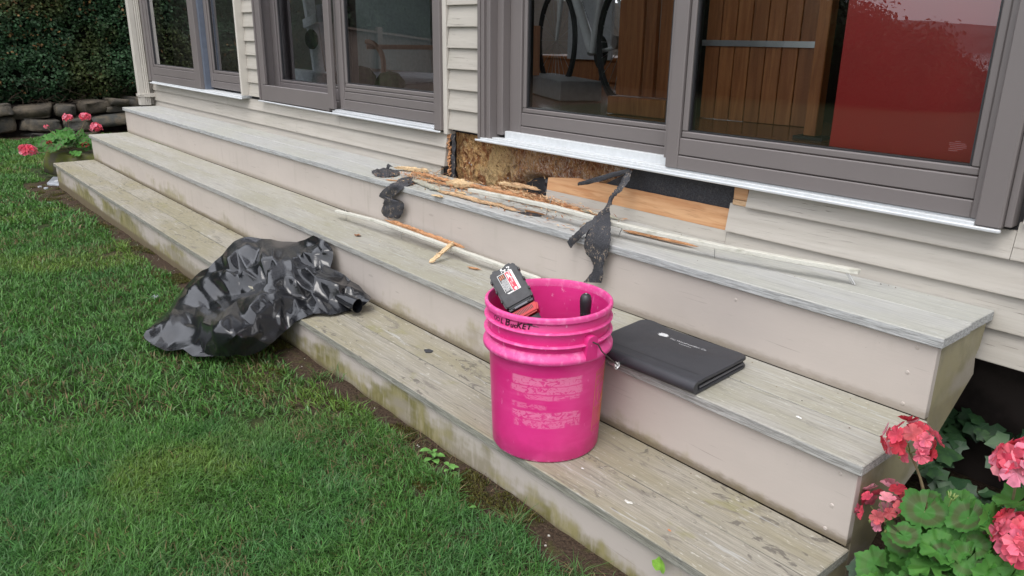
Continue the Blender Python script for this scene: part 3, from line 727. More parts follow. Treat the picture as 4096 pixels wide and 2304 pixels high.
# crumbs, pebbles and bark bits on the soil
mb = MB(); PB = []
for i in range(900):
    x = random.uniform(-6.9, .05); y = -abs(random.gauss(0, .10)) - .002 if x > -6.2 else random.uniform(-.25, .1); z = float(gz(x, y)); r = random.uniform(.0012, .004) * (1.6 if random.random() < .05 else 1)
    c = random.choice([(.10,.075,.05), (.14,.10,.07), (.06,.045,.03), (.38,.36,.32)] if random.random() < .4 else [(.09,.065,.045), (.07,.05,.035)])
    vs = [(x + r*random.uniform(.5,1.3)*dx, y + r*random.uniform(.5,1.3)*dy, z + r*.5 + r*random.uniform(.5,1.1)*dz) for dx, dy, dz in ((1,0,0),(-1,0,0),(0,1,0),(0,-1,0),(0,0,1),(0,0,-1))]
    mb.add(vs, [(0,2,4),(2,1,4),(1,3,4),(3,0,4),(2,0,5),(1,2,5),(3,1,5),(0,3,5)], c)
t = NT('soil_crumbs'); t.done(t.attr(), .9); M['crumbs'] = t.m
solo('soil_crumbs', mb, M['crumbs'], 'crumbs of soil, bark and small pebbles along the foot of the steps', 'soil crumbs', (-3, -.1, -.15), kind='stuff')

# ------------------------------------------------------------------ hedge over the dry stone wall at the far end
def leaf_cloud(P, N, S, C, asp=.62):
    """one folded leaf (4 triangles) per point"""
    n = len(P); r = rng.normal(size=(n, 3)); a = r - (r * N).sum(1)[:, None] * N; a /= np.linalg.norm(a, axis=1)[:, None] + 1e-9
    nn = N + rng.normal(size=(n, 3)) * .55; nn /= np.linalg.norm(nn, axis=1)[:, None]
    a = a - (a * nn).sum(1)[:, None] * nn; a /= np.linalg.norm(a, axis=1)[:, None] + 1e-9; b = np.cross(nn, a)
    S = S[:, None]
    v = [P - a*S, P - a*S*.1 - b*S*asp + nn*S*.16, P + a*S*.55 - b*S*asp*.55 + nn*S*.12, P + a*S, P + a*S*.55 + b*S*asp*.55 + nn*S*.12, P - a*S*.1 + b*S*asp + nn*S*.16]
    V = np.stack(v, 1).reshape(-1, 3); i = np.arange(n) * 6
    F = np.concatenate([np.stack([i, i+1, i+2], 1), np.stack([i, i+2, i+3], 1), np.stack([i, i+3, i+4], 1), np.stack([i, i+4, i+5], 1)], 0)
    return V, F, np.repeat(C, 6, 0)
M['hedge_leaf'] = m_leafy('hedge_leaves', .6, .15, 1, .25)
M['branch'] = m_plain('dark_branches', (.05,.038,.028), .9, .3, 20, .5, spec=.1)
def hedge_x(y, z):
    s = -10.22 + .34 * (vnoise(y+20, z+20, 1.3, 3, 3) - .5) + .16 * (vnoise(y+50, z+9, 5, 13, 2) - .5)
    return s - .35 * sst(.45, .05, z) + .10 * np.clip(z - .4, 0, 3)*0
hedge = thing('hedge', (-10.9, .8, .1), 'dense dark green clipped hedge growing over the dry stone wall', 'hedge')
n = 120000
y = rng.uniform(-2.4, 4.2, n); z = rng.uniform(.04, 3.0, n) ** 1.0
low = .02 + .20 * vnoise(y, y*0+1, 4.5, 17, 3)
kk = (z > low) & (vnoise(y, z, 6.5, 23, 3) + .25*rng.random(n) > .40); y, z = y[kk], z[kk]; n = len(y)
dep = np.abs(rng.normal(0, .10, n)) * (1 + (rng.random(n) < .2) * 1.2); x = hedge_x(y, z) - dep
P = np.stack([x, y, z], 1)
N = np.tile(np.array([.80, -.12, .62]), (n, 1)) + rng.normal(size=(n, 3)) * .30; N /= np.linalg.norm(N, axis=1)[:, None]
C = hue((.030, .074, .030), n, .5); a = sst(.52, .75, vnoise(y, z, 1.6, 33, 3))[:, None]; C = C*(1-a) + hue((.050, .068, .018), n, .4)*a
br = rng.random(n) < (.012 + .10*sst(.6, .75, vnoise(y, z, 2.4, 35, 3))); C[br] = hue((.20, .115, .045), int(br.sum()), .4)
S = rng.uniform(.012, .025, n)
me = fast_mesh('foliage', *leaf_cloud(P, N, S, C, .7)); fo = part('foliage', me, M['hedge_leaf'], hedge, (0,0,0), kind='stuff')
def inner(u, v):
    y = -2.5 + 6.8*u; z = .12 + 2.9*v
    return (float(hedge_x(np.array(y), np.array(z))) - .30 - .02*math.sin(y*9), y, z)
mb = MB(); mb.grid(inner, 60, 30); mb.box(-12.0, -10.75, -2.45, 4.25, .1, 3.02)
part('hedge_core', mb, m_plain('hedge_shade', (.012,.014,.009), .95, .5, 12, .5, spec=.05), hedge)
mb = MB()
for i in range(170):
    y = random.uniform(-.2, 3.4); z = random.uniform(.02, .3); x = -10.35 + random.uniform(-.1, .12)
    pts = [(x-.15, y, z+.1)]
    for k in range(3): pts.append((pts[-1][0]+random.uniform(.02,.10), pts[-1][1]+random.uniform(-.12,.12), pts[-1][2]+random.uniform(-.07,.05)))
    mb.tube(pts, [.006, .004, .003, .0015], 4, False)
part('branches', mb, M['branch'], hedge, kind='stuff')

# dry stone wall
t = NT('field_stone'); n1 = t.noise(t.co((6,6,6), True), 1, 5, .65); n2 = t.noise(t.co((40,40,40)), 1, 4, .6)
c = t.mix(t.rnd(), (.070,.058,.046), (.060,.062,.060)); c = t.mix(t.ramp(n1, .4, .65), c, (.115,.095,.070)); c = t.mix(t.ramp(n2, .55, .7, 0, .5), c, (.05,.055,.035))
M['stone'] = t.done(c, .9, t.math('ADD', n1, n2), .8, .012, .2)
wall = thing('stone_wall', (-10.3, 1, -.25), 'low dry stone retaining wall under the hedge at the end of the lawn', 'wall')
def stone(y0, y1, z0, z1, seed, x=-10.16, par=wall, m=None, dp=.22):
    bm = bmesh.new(); bmesh.ops.create_icosphere(bm, subdivisions=3, radius=1)
    for v in bm.verts:
        p = v.co.copy(); q = Vector([math.copysign(abs(c)**.36, c) for c in p])
        k = 1 + .30 * noise.noise(p*1.1 + Vector((seed*7.1, 0, seed))) + .10*noise.noise(p*3.1 + Vector((seed, 3, 0))) + .04*noise.noise(p*9)
        v.co = Vector((q.x*dp, q.y*(y1-y0)/2, q.z*(z1-z0)/2)) * k * 1.03
    me = bpy.data.meshes.new('stone'); bm.to_mesh(me); bm.free(); me.shade_smooth()
    o = part('stone', me, m or M['stone'], par, (x-dp*.7+.05*math.sin(seed*3.3), (y0+y1)/2, (z0+z1)/2)); o.rotation_euler = (.10*math.sin(seed*2.1), .06*math.sin(seed*1.3), .25*math.sin(seed*4.7)); return o
for i, (a, b, c_, d_) in enumerate([(.33,.74,-.035,.105), (.40,.78,-.19,-.045), (-.1,.30,-.20,-.02), (-.15,.28,-.01,.11), (.79,1.00,-.04,.10), (.80,1.12,-.20,-.05), (1.02,1.34,-.015,.135), (1.35,1.56,.06,.15), (1.355,1.60,-.02,.055), (1.14,1.70,-.16,-.025), (1.58,1.95,.02,.15), (1.62,1.9,-.05,.015), (1.72,2.2,-.24,-.06), (1.97,2.5,-.05,.14), (2.22,2.9,-.25,-.07), (2.52,3.1,-.06,.12), (-.6,-.18,-.21,0), (-.7,-.17,.01,.12), (.42,.80,-.30,-.20), (.82,1.2,-.30,-.21), (-1.2,-.62,-.24,.06)]):
    stone(a, b, c_, d_, i+1)
mb = MB(); mb.box(-10.9, -10.38, -1.6, 4, -.5, .10); part('wall_core', mb, M['dark'], wall)

# ================================================================== OBJECTS ON THE STEPS
def text_mesh(body, size, shear=0.0, fat=0.0):
    cu = bpy.data.curves.new('t', 'FONT'); cu.body = body; cu.size = size; cu.shear = shear; cu.offset = fat; cu.align_x = 'CENTER'; cu.align_y = 'CENTER'; cu.resolution_u = 3
    o = bpy.data.objects.new('t', cu); link(o); bpy.context.view_layer.update()
    me = bpy.data.meshes.new_from_object(o.evaluated_get(bpy.context.evaluated_depsgraph_get()))
    bpy.data.objects.remove(o); bpy.data.curves.remove(cu)
    vs = [tuple(v.co) for v in me.vertices]; fs = [tuple(p.vertices) for p in me.polygons]; bpy.data.meshes.remove(me)
    return vs, fs
# ---- bucket
BX, BY = -.7168, .1155
bucket = thing('bucket', (BX, BY, 0), 'hot pink plastic bucket with hand lettering, holding a cordless tool on the bottom step', 'bucket')
def b_r(z): return .1315 + (.1455 - .1315) * z / .36
t = NT('pink_plastic'); s = t.sep(); n = t.noise(t.co((20,20,20)), 1, 4); n2 = t.noise(t.co((6,6,6)), 1, 3)
ang = t.math('ARCTAN2', s['Y'], s['X'])                        # azimuth on the bucket wall
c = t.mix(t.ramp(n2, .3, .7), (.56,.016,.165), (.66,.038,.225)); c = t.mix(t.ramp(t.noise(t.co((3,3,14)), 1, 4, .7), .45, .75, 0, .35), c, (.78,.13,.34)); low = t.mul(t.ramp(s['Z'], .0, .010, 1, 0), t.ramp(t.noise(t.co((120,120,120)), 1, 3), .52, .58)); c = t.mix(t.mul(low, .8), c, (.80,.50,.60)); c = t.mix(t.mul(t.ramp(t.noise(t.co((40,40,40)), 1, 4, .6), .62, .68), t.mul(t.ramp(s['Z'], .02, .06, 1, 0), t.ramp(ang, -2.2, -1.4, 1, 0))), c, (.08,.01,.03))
ge = t.new('ShaderNodeNewGeometry')
scr = t.ramp(t.noise(t.co((30,30,9)), 1, 3, .5, 3), .695, .71, 0, .35); c = t.mix(scr, c, (.80,.30,.50))
# remains of peeled label print: five worn bands on the side facing the lawn
band = None
for (zc, hw, a0, a1, st) in ((.212,.0105,-1.35,-.12,.55), (.190,.0095,-1.38,-.10,.50), (.172,.006,-1.25,-.14,.40), (.147,.007,-1.35,-.75,.35), (.124,.010,-1.33,-.12,.50), (.103,.010,-1.30,-.12,.46)):
    e = t.mul(t.math('SUBTRACT', n, .5), .012)
    bz = t.math('ABSOLUTE', t.math('ADD', t.math('SUBTRACT', s['Z'], zc), e)); mz = t.ramp(bz, hw-.0015, hw+.001, 1, 0)
    aa = t.math('ADD', ang, t.mul(t.math('SUBTRACT', n2, .5), .2)); ma = t.mul(t.ramp(aa, a0-.03, a0+.03), t.ramp(aa, a1-.03, a1+.03, 1, 0))
    bb = t.mul(t.mul(mz, ma), st*.72); band = bb if band is None else t.math('MAXIMUM', band, bb)
ck = t.ramp(t.noise(t.co((38,38,60)), 1, 4, .6, 3), .42, .47, .05, 1); fl = t.ramp(t.noise(t.co((15,15,30)), 1, 4, .65, 1.5), .36, .46)
band = t.mul(t.mul(band, ck), fl)
c = t.mix(band, c, (.80,.36,.50))
grime = t.mul(t.ramp(s['Z'], .02, .10, .30, 0), t.ramp(n, .4, .6)); c = t.mix(grime, c, (.40,.02,.10))
wr = t.ramp(t.noise(t.co((55,55,55)), 1, 4, .6), .62, .72, 0, .55); c = t.mix(t.mul(wr, t.ramp(s['Z'], .27, .30, 0, 1)), c, (.83,.42,.58))
M['pink'] = t.done(c, t.mix(band, .36, .6), n, .06, .001, .45, **{'Subsurface Weight': .05, 'Subsurface Scale': .01})
M['pink'].node_tree.nodes['Principled BSDF'].inputs['Subsurface Radius'].default_value = (1.0, .2, .4)
t = NT('worn_pink_plastic'); n = t.noise(t.co((60,60,60)), 1, 4); c = t.mix(t.ramp(n, .45, .8), (.66,.065,.26), (.74,.20,.40))
M['pink_worn'] = t.done(c, .5, n, .1, .001, .4)
mb = MB(); mb.sm = True
body = [(.0001,.004), (.120,.004), (.124,0.0), (.1295,.0015), (.1320,.006), (b_r(.05)+.0003,.05), (b_r(.1),.1), (b_r(.15),.15), (b_r(.2),.2), (b_r(.25),.25), (b_r(.30),.30), (b_r(.35),.350), (b_r(.35)-.0022,.352), (b_r(.3)-.0024,.30), (b_r(.2)-.0024,.2), (b_r(.1)-.0024,.1), (.128,.008), (.0001,.007)]
mb.lathe(body, 96, (BX,BY,0)); part('body', mb, M['pink'], bucket, angle=50)
# rim lip
rc = b_r(.36)
mb = MB(); mb.sm = True; prof = [(rc-.0024,.352), (rc-.0022,.3665), (rc-.0005,.3695), (rc+.0035,.3700), (rc+.0062,.3680), (rc+.0070,.3640), (rc+.0066,.3575), (rc+.0058,.3572), (rc+.0040,.362), (rc+.0005,.3625)]
mb.lathe(prof, 96, (BX,BY,0)); part('rim', mb, M['pink_worn'], bucket, angle=50)
for (z0, r_) in ((.331, .0075), (.299, .0085)):
    mb = MB(); mb.sm = True; mb.lathe([(rc-.0015, z0+.0035), (rc+r_-.001, z0+.0030), (rc+r_, z0+.0018), (rc+r_, z0-.0002), (rc-.0015, z0-.0006)], 96, (BX,BY,0)); part('rib', mb, M['pink_worn'], bucket, angle=50)
mb = MB(); mb.sm = True; mb.lathe([(rc-.0025, .284), (rc+.0005, .2835), (rc+.0095,.2700), (rc+.0105,.2675), (rc+.0105,.2600), (rc+.0090,.2590), (rc-.0045,.2610)], 96, (BX,BY,0)); part('rib', mb, M['pink_worn'], bucket, angle=60, label='widest lowest rib of the bucket')
# ears with the wire bail
def cyl(az, r, z): return Vector((BX + r*math.cos(az), BY + r*math.sin(az), z))
ears = []
for az in (-.045, PI-.045):
    mb = MB(); R0 = rc + .0155; prof = []
    for k in range(13): a = PI*k/12; prof.append((math.cos(a)*.0165, .307 + math.sin(a)*.0165))
    prof = [(.0165,.262)] + prof + [(-.0165,.262)]
    inn = [cyl(az + u/rc, rc-.003, z) for u, z in prof]; out = [cyl(az + u*.9/rc, R0-.003, (z-.29)*.94+.29) for u, z in prof]; m_ = len(prof)
    mb.add(inn + out, [tuple(range(m_, 2*m_))] + [(i, (i+1) % m_, m_+(i+1) % m_, m_+i) for i in range(m_)])
    part('ear', mb, M['pink'], bucket, bevel=.0008, smooth=True, angle=40)
    ears.append(az)
az = -.045; p0 = cyl(az, rc+.008, .307)
pts = [cyl(az, rc+.006, .307), cyl(az, rc+.0175, .3065), cyl(az+.05, rc+.0205, .302)]
for k in range(1, 29):
    f = k/29; a = az + .05 + (PI-.1)*f; dr = .012 + .012*math.sin(PI*f); pts.append(cyl(a, rc + dr + .004, .302 - .128*math.sin(PI*f)**.8))
pts += [cyl(PI+az-.05, rc+.0205, .302), cyl(PI+az, rc+.0175, .3065), cyl(PI+az, rc+.006, .307)]
mb = MB(); mb.tube(pts, .0017, 8); part('bail', mb, m_plain('rusty_wire', (.085,.075,.07), .5, .3, 60, .2, .6), bucket, smooth=True)
mb = MB(); mb.sm = True
sub = [p for p in pts[9:24]]
mb.tube(sub, .0062, 12); part('grip', mb, m_plain('white_plastic_grip', (.70,.70,.68), .4), bucket, smooth=True)
mb = MB(); ce = pts[8]; mb.tube([ce + Vector((.0,.008*math.cos(a), .010*math.sin(a) - .002)) for a in np.linspace(PI*.6, PI*2.2, 12)], .0016, 6); part('wire_loop', mb, M['nail'], bucket, smooth=True)
# marker lettering and mould lines wrapped on the wall
ink = m_plain('black_marker', (.035,.004,.015), .5, .3, 50)
def wrap(body, size, az0, z0, dr, name, m, rot=0, shear=0, slant=0.0, bold=0):
    vs, fs = text_mesh(body, size, shear, bold); out = []
    for x, y, z in vs:
        if rot: x, y = x*math.cos(rot)-y*math.sin(rot), x*math.sin(rot)+y*math.cos(rot)
        zz = z0 + y + x*slant; out.append(tuple(cyl(az0 + x/rc, b_r(zz)+dr, zz)))
    mb = MB(); mb.add(out, fs); return part(name, mb, m, bucket)
AZC = math.radians(-42.7)
# letters climb a little as written by hand
xs = -.118
for ch, dx, sz, dz in (('L', 0, .017, -.001), ('B', .0175, .024, .001), ('u', .031, .017, -.0025), ('c', .040, .016, -.002), ('K', .050, .018, .0), ('E', .062, .018, .0), ('T', .074, .018, .001)):
    wrap(ch, sz*1.05, AZC + (xs+dx)/rc, .3445+dz, .0009, 'lettering', ink, shear=.25, bold=.0006)
wrap('O', .016, AZC + (xs-.0135)/rc, .3440, .0009, 'lettering', ink, shear=.2); wrap('O', .016, AZC + (xs-.026)/rc, .3440, .0009, 'lettering', ink, shear=.2)
mb = MB(); mb.tube([cyl(AZC + (xs+.074+u)/rc, b_r(.35)+.0009, .3505 - u*.12) for u in (-.008, 0, .012, .024)], [.0012,.0012,.001,.0004], 5); part('lettering', mb, ink, bucket)
gold = m_plain('moulded_outline', (.45,.20,.06), .5)
def arcline(a0, z0, a1, z1, n=8, r=.0005):
    mb.tube([cyl(a0+(a1-a0)*i/n, b_r(z0+(z1-z0)*i/n)+.0003, z0+(z1-z0)*i/n) for i in range(n+1)], r, 4, False)
mb = MB(); A0, A1 = AZC+.98, AZC+1.42
for q in ((A0,.215,A1,.222), (A0+.0,.215,A0-.02,.06), (A1,.222,A1,.06), (A0-.02,.06,A1,.058), (A0,.195,A1,.200), (A0,.178,A1,.182), (A0-.01,.120,A1,.122)): arcline(*q)
for k in range(7): arcline(A0+.03+.055*k, .117, A0+.03+.055*k, .070, 4, .0004)
cc = AZC+1.2
mb.tube([cyl(cc + .13*math.cos(a), b_r(.148)+.0003, .148+.021*math.sin(a)) for a in np.linspace(0, 2*PI, 20)], .0006, 4, False); arcline(cc-.1, .164, cc+.1, .133)
part('moulded_outline', mb, gold, bucket)
wrap('WARNING', .012, AZC+1.19, .207, .0005, 'moulded_outline', gold); wrap('AVISO', .012, AZC+1.19, .188, .0005, 'moulded_outline', gold)

# ---- cordless tool standing upside down in the bucket, battery pack up
tool = thing('cordless_tool', (-.75, .06, .25), 'cordless power tool upside down in the pink bucket, black battery pack upward', 'power tool')
ex = (RT*.875 + UP*.485).normalized(); nn_ = (-FW*.93 + Vector((0,0,1))*.30); nn_ = (nn_ - ex*nn_.dot(ex)).normalized(); ey = nn_.cross(ex).normalized()   # ey: up the pack
fc = Vector((-.778, .046, .398))
BL = Matrix(((ex.x, ey.x, nn_.x, fc.x), (ex.y, ey.y, nn_.y, fc.y), (ex.z, ey.z, nn_.z, fc.z), (0,0,0,1)))
black = m_plain('black_tool_plastic', (.028,.029,.033), .5, .25, 80, .3); gloss = m_plain('glossy_black_plastic', (.012,.012,.014), .22); red = m_plain('red_tool_plastic', (.48,.012,.018), .4, .08, 40, .1)
mb = MB(); hw, hl = .037, .050
pr = [(-hw,-hl+.008), (-hw+.004,-hl), (hw-.004,-hl), (hw,-hl+.008), (hw,hl-.012), (hw-.010,hl), (.012,hl), (.006,hl-.003), (-.012,hl-.003), (-.018,hl), (-hw+.010,hl), (-hw,hl-.014)]
mb.prism_z(pr, -.062, 0); mb.xf(BL); pack = part('battery_pack', mb, black, tool, bevel=.0045, seg=2, smooth=True)
for s_ in (-1, 1):
    for yy in (-.030, -.004, .022):
        mb = MB(); xa, xb = sorted((s_*hw-s_*.0025, s_*hw+s_*.0022)); mb.box(xa, xb, yy, yy+.007, -.022, .0012)
        mb.xf(BL); part('grip_notch', mb, gloss, pack, bevel=.001)
mb = MB(); mb.prism_z([(-.033,-hl-.010), (.033,-hl-.010), (.035,-hl+.001), (-.035,-hl+.001)], -.058, -.003); mb.xf(BL); part('latch_block', mb, gloss, tool, bevel=.003)
mb = MB(); mb.prism_z([(-.024,-hl-.002), (-.019,-hl-.008), (.019,-hl-.008), (.024,-hl-.002)], -.004, .001)
mb.xf(BL); part('latch_plate', mb, m_plain('grey_plastic', (.10,.105,.12), .3), tool, bevel=.001)
for s_ in (-1, 1):
    mb = MB(); mb.lathe([(.0001,.0012), (.0022,.001), (.0028,0)], 10, (s_*.0185, -hl-.0045, .0008)); mb.xf(BL); part('screw', mb, gloss, tool)
mb = MB(); mb.prism_z([(-.036,-hl-.034), (.030,-hl-.034), (.036,-hl-.020), (.036,-hl-.0105), (-.036,-hl-.0105)], -.066, -.004); mb.xf(BL); foot = part('red_foot', mb, red, tool, bevel=.004, seg=2, smooth=True)
mb = MB()
for k in range(14): mb.box(-.026+.0036*k, -.0242+.0036*k, -hl-.024, -hl-.015, -.005, -.0034)
mb.xf(BL); part('vent_slots', mb, gloss, foot)
hb = [BL @ Vector((.008, -hl-.034-.022*i, -.036-.004*i)) for i in range(5)]
mb = MB(); mb.tube(hb, [.021,.019,.018,.018,.019,.022], 14); part('handle', mb, m_plain('grey_rubber_grip', (.09,.09,.10), .6, .1, 60, .2), tool, smooth=True)
mb = MB(); mb.tube([hb[-1], hb[-1]-ey*.012, hb[-1]-ey*.02+nn_*.0], [.022,.030,.030], 16); part('motor_housing', mb, red, tool, smooth=True)
# printed label
BLL = BL @ Matrix.Translation((.001, .009, 0)) @ Matrix.Diagonal((.82, .80, 1, 1))
lb = thing_label = MB(); lb.prism_z([(-.021,-.030), (-.017,-.034), (.0235,-.034), (.0235,.030), (-.0235,.030), (-.0235,-.026)], .0001, .0005); lb.xf(BLL)
lab = part('label', lb, m_plain('white_label', (.72,.72,.70), .4), tool)
mb = MB(); mb.box(-.0222, -.001, -.030, .0285, .0006, .0008); mb.xf(BLL); part('label_print', mb, black, lab)
mb = MB(); mb.box(.0005, .0165, -.0325, .0285, .0006, .0008); mb.xf(BLL); part('label_print', mb, m_plain('red_print', (.62,.012,.045), .4), lab)
wh = m_plain('white_print', (.75,.75,.74), .4); og = m_plain('orange_print', (.55,.16,.05), .4)
mb = MB(); zz = .0010
for (x_, y0_, y1_) in [(-.0205,-.016,.004), (-.0182,-.026,.010), (-.0159,-.024,.010), (-.0136,-.026,.012), (-.0113,-.022,.012), (-.0090,-.026,.010), (-.0067,-.020,.012), (-.0044,-.026,.012), (-.0021,-.024,.010)]: 
    yy = y0_
    while yy < y1_: l_ = random.uniform(.003,.008); mb.box(x_-.0005, x_+.0005, yy, min(yy+l_, y1_), zz-.0001, zz); yy += l_+.0012
mb.box(.0205, .0212, -.028, .026, zz-.0001, zz); mb.xf(BLL); part('label_print', mb, wh, lab)
mb = MB()
for (x_, y0_, y1_) in [(-.0175,.013,.025), (-.0120,.014,.027), (-.0065,.015,.027)]: mb.box(x_-.0012, x_+.0012, y0_, y1_, zz-.0001, zz)
mb.xf(BLL); part('label_print', mb, og, lab)
vs, fs = text_mesh('Milwaukee', .0085, .4); rr = Matrix.Rotation(-PI/2, 4, 'Z')
mb = MB(); mb.add([tuple(BLL @ (Matrix.Translation((.0115, .012, zz)) @ rr @ Vector(v))) for v in vs], fs)
mb2 = [(.004,.026), (.0165,.004), (.0075,.012), (.0035,.006)]; mb.add([tuple(BLL @ Vector((a, b, zz))) for a, b in mb2], [(0,1,2), (0,2,3)])
vs, fs = text_mesh('XC 4.0', .0062); mb.add([tuple(BLL @ (Matrix.Translation((.0052, -.010, zz)) @ rr @ Vector(v))) for v in vs], fs)
part('label_print', mb, wh, lab)
mb = MB(); mb.lathe([(.0001,0), (.0042,0)], 14, (.0095,-.0275,zz)); mb.xf(BLL); part('label_print', mb, wh, lab)
mb = MB()
for i in range(16):
    a_, b_ = random.uniform(-.008,.018), random.uniform(.034,.045); r_ = random.uniform(.0008,.0032)
    mb.add([tuple(BL @ Vector((a_+r_*random.uniform(.4,1.3)*math.cos(q), b_+r_*random.uniform(.3,.9)*math.sin(q), .0007+.0002*i/16))) for q in np.linspace(0, 2*PI, 7)[:-1]], [(0,1,2,3,4,5)])
part('dried_paint', mb, wh, pack)

# ---- black screwdriver-like handle standing in the bucket
tl = thing('hand_tool', (-.675, .20, .012), 'black handled hand tool standing upright inside the pink bucket', 'hand tool')
mb = MB(); mb.sm = True; hx, hy = -.6765, .199
mb.lathe([(.0001,.372), (.006,.3718), (.0105,.369), (.0138,.362), (.0146,.352), (.0140,.340), (.0125,.322), (.0118,.305), (.0120,.285), (.0128,.265), (.0105,.258), (.0001,.258)], 24, (hx,hy,0)); part('handle', mb, m_plain('black_rubber', (.018,.018,.021), .42, .2, 60, .2), tl, angle=60)
mb = MB(); mb.lathe([(.0001,.3735), (.0022,.3735), (.0026,.372)], 10, (hx,hy,0)); part('tang', mb, M['nail'], tl)
mb = MB()
for a in np.linspace(0, 2*PI, 13)[:-1]:
    for z in (.30,.312,.324,.336): mb.lathe([(.0001,.0012),(.0011,.0008),(.0015,0)], 6, (0,0,0)); k0 = len(mb.v)-18; M_ = Matrix.Translation((hx+.0124*math.cos(a), hy+.0124*math.sin(a), z)) @ Matrix.Rotation(a, 4, 'Z') @ Matrix.Rotation(PI/2, 4, 'Y'); mb.v[k0:] = [tuple(M_ @ Vector(v)) for v in mb.v[k0:]]
part('grip_dots', mb, m_plain('grey_rubber', (.05,.05,.055), .5), tl)
mb = MB(); mb.tube([(hx,hy,.258), (hx-.002,hy,.012)], .004, 8); part('shaft', mb, M['nail'], tl)

# ---- zip portfolio
pf = thing('portfolio', (-.57, .39, R_), 'black zip-up portfolio lying on the middle step right of the pink bucket', 'portfolio')
t = NT('black_leatherette'); n = t.noise(t.co((700,700,700)), 1, 2); n2 = t.noise(t.co((9,9,9)), 1, 4)
dust = t.ramp(t.noise(t.co((60,60,60)), 1, 3, .7, 2), .64, .75, 0, .25)
M['leather'] = t.done(t.mix(dust, t.mix(t.ramp(n2,.3,.7), (.024,.025,.030), (.036,.037,.043)), (.16,.16,.16)), t.mix(t.ramp(n2,.4,.6), .42, .55), n, .25, .0006, .5)
M['zip'] = m_plain('black_zip', (.012,.012,.013), .6)
p00, p10, p11, p01 = Vector((-.712,.258)), Vector((-.388,.272)), Vector((-.408,.505)), Vector((-.735,.490))
def pq(u, v): q = p00*(1-u)*(1-v) + p10*u*(1-v) + p11*u*v + p01*(1-u)*v; return q
def rrect(u, v, r=.10):
    """square parameter to rounded back corners"""
    return u, v
def cover(z0f, z1f, name, par):
    nu, nv = 30, 22; mb = MB(); idx = {}
    def pos(i, j, z):
        u, v = i/nu, j/nv
        # round the two back corners
        du = max(0, abs(u-.5) - .5 + .09) / .09; dv = max(0, v - .89) / .11
        if du > 0 and dv > 0:
            l = math.hypot(du, dv); m_ = max(du, dv); k = m_/l; du2, dv2 = du*k, dv*k
            u = .5 + math.copysign(.41 + .09*du2, u-.5); v = .89 + .11*dv2
        q = pq(u, v); return (q.x, q.y, z)
    for j in range(nv+1):
        for i in range(nu+1): mb.v.append(pos(i, j, z1f(i/nu, j/nv)))
    for j in range(nv+1):
        for i in range(nu+1): mb.v.append(pos(i, j, z0f(i/nu, j/nv)))
    N_ = (nu+1)*(nv+1); id_ = lambda i, j: j*(nu+1)+i
    for j in range(nv):
        for i in range(nu):
            mb.f.append((id_(i,j), id_(i+1,j), id_(i+1,j+1), id_(i,j+1))); mb.f.append((N_+id_(i,j), N_+id_(i,j+1), N_+id_(i+1,j+1), N_+id_(i+1,j)))
    ring = [(i,0) for i in range(nu)] + [(nu,j) for j in range(nv)] + [(nu-i,nv) for i in range(nu)] + [(0,nv-j) for j in range(nv)]
    for a, b in zip(ring, ring[1:]+ring[:1]): mb.f.append((id_(*b), id_(*a), N_+id_(*a), N_+id_(*b)))
    return part(name, mb, M['leather'], par, bevel=.0016, seg=2, smooth=True, angle=50)
ztop = lambda u, v: R_ + .0325 - .004*v + .0022*noise.noise((u*2.2, v*2, 1)) + .006*max(0, .22-u)*v*4 - .0012*(v < .12) + .004*math.exp(-((u-.12)/.12)**2)*v
cover(lambda u, v: R_+.0008, lambda u, v: R_+.0085, 'back_cover', pf)
tc = cover(lambda u, v: ztop(u, v)-.0078, ztop, 'front_cover', pf)
# spine: half round along the front
mb = MB(); nseg = 10; vs = []
for i in range(31):
    q = pq(i/30, 0); zc_ = R_ + .0165; rr_ = .0158
    for k in range(nseg+1):
        a = PI/2 + PI*k/nseg; vs.append((q.x, q.y + .003 + math.cos(a)*.016, zc_ + math.sin(a)*rr_ + .0003))
fs = [(i*(nseg+1)+k, i*(nseg+1)+k+1, (i+1)*(nseg+1)+k+1, (i+1)*(nseg+1)+k) for i in range(30) for k in range(nseg)] + [tuple(range(nseg+1)), tuple(30*(nseg+1)+k for k in range(nseg+1))[::-1]]
mb.add(vs, fs); part('spine', mb, M['leather'], pf, smooth=True, angle=60)
mb = MB(); mb.add([(*pq(i/30, .15+dv), ztop(i/30, .15)+.0004) for i in range(29) for dv in (0, .006)], [(2*i, 2*i+2, 2*i+3, 2*i+1) for i in range(28)]); part('seam', mb, M['zip'], pf)
mb = MB(); mb.prism_z([tuple(pq(u, v)) for u, v in ((.01,.02), (.975,.02), (.975,.93), (.93,.975), (.07,.975), (.01,.93))], R_+.009, R_+.0225); part('papers', mb, M['zip'], pf)
mb = MB(); mb.prism_z([tuple(pq(u, v)) for u, v in ((.5,.10), (.982,.10), (.982,.42), (.5,.42))], R_+.0225, R_+.0238); part('papers', mb, m_plain('paper_edge', (.42,.42,.33), .8), pf)
mb = MB()
for k in range(90):
    v = .06 + .84*k/90; q = pq(.990, v)
    mb.box(q.x-.001, q.x+.002, q.y, q.y+.0013, R_+.012, R_+.0165)
part('zip_teeth', mb, m_plain('grey_zip_teeth', (.10,.10,.11), .4), pf)
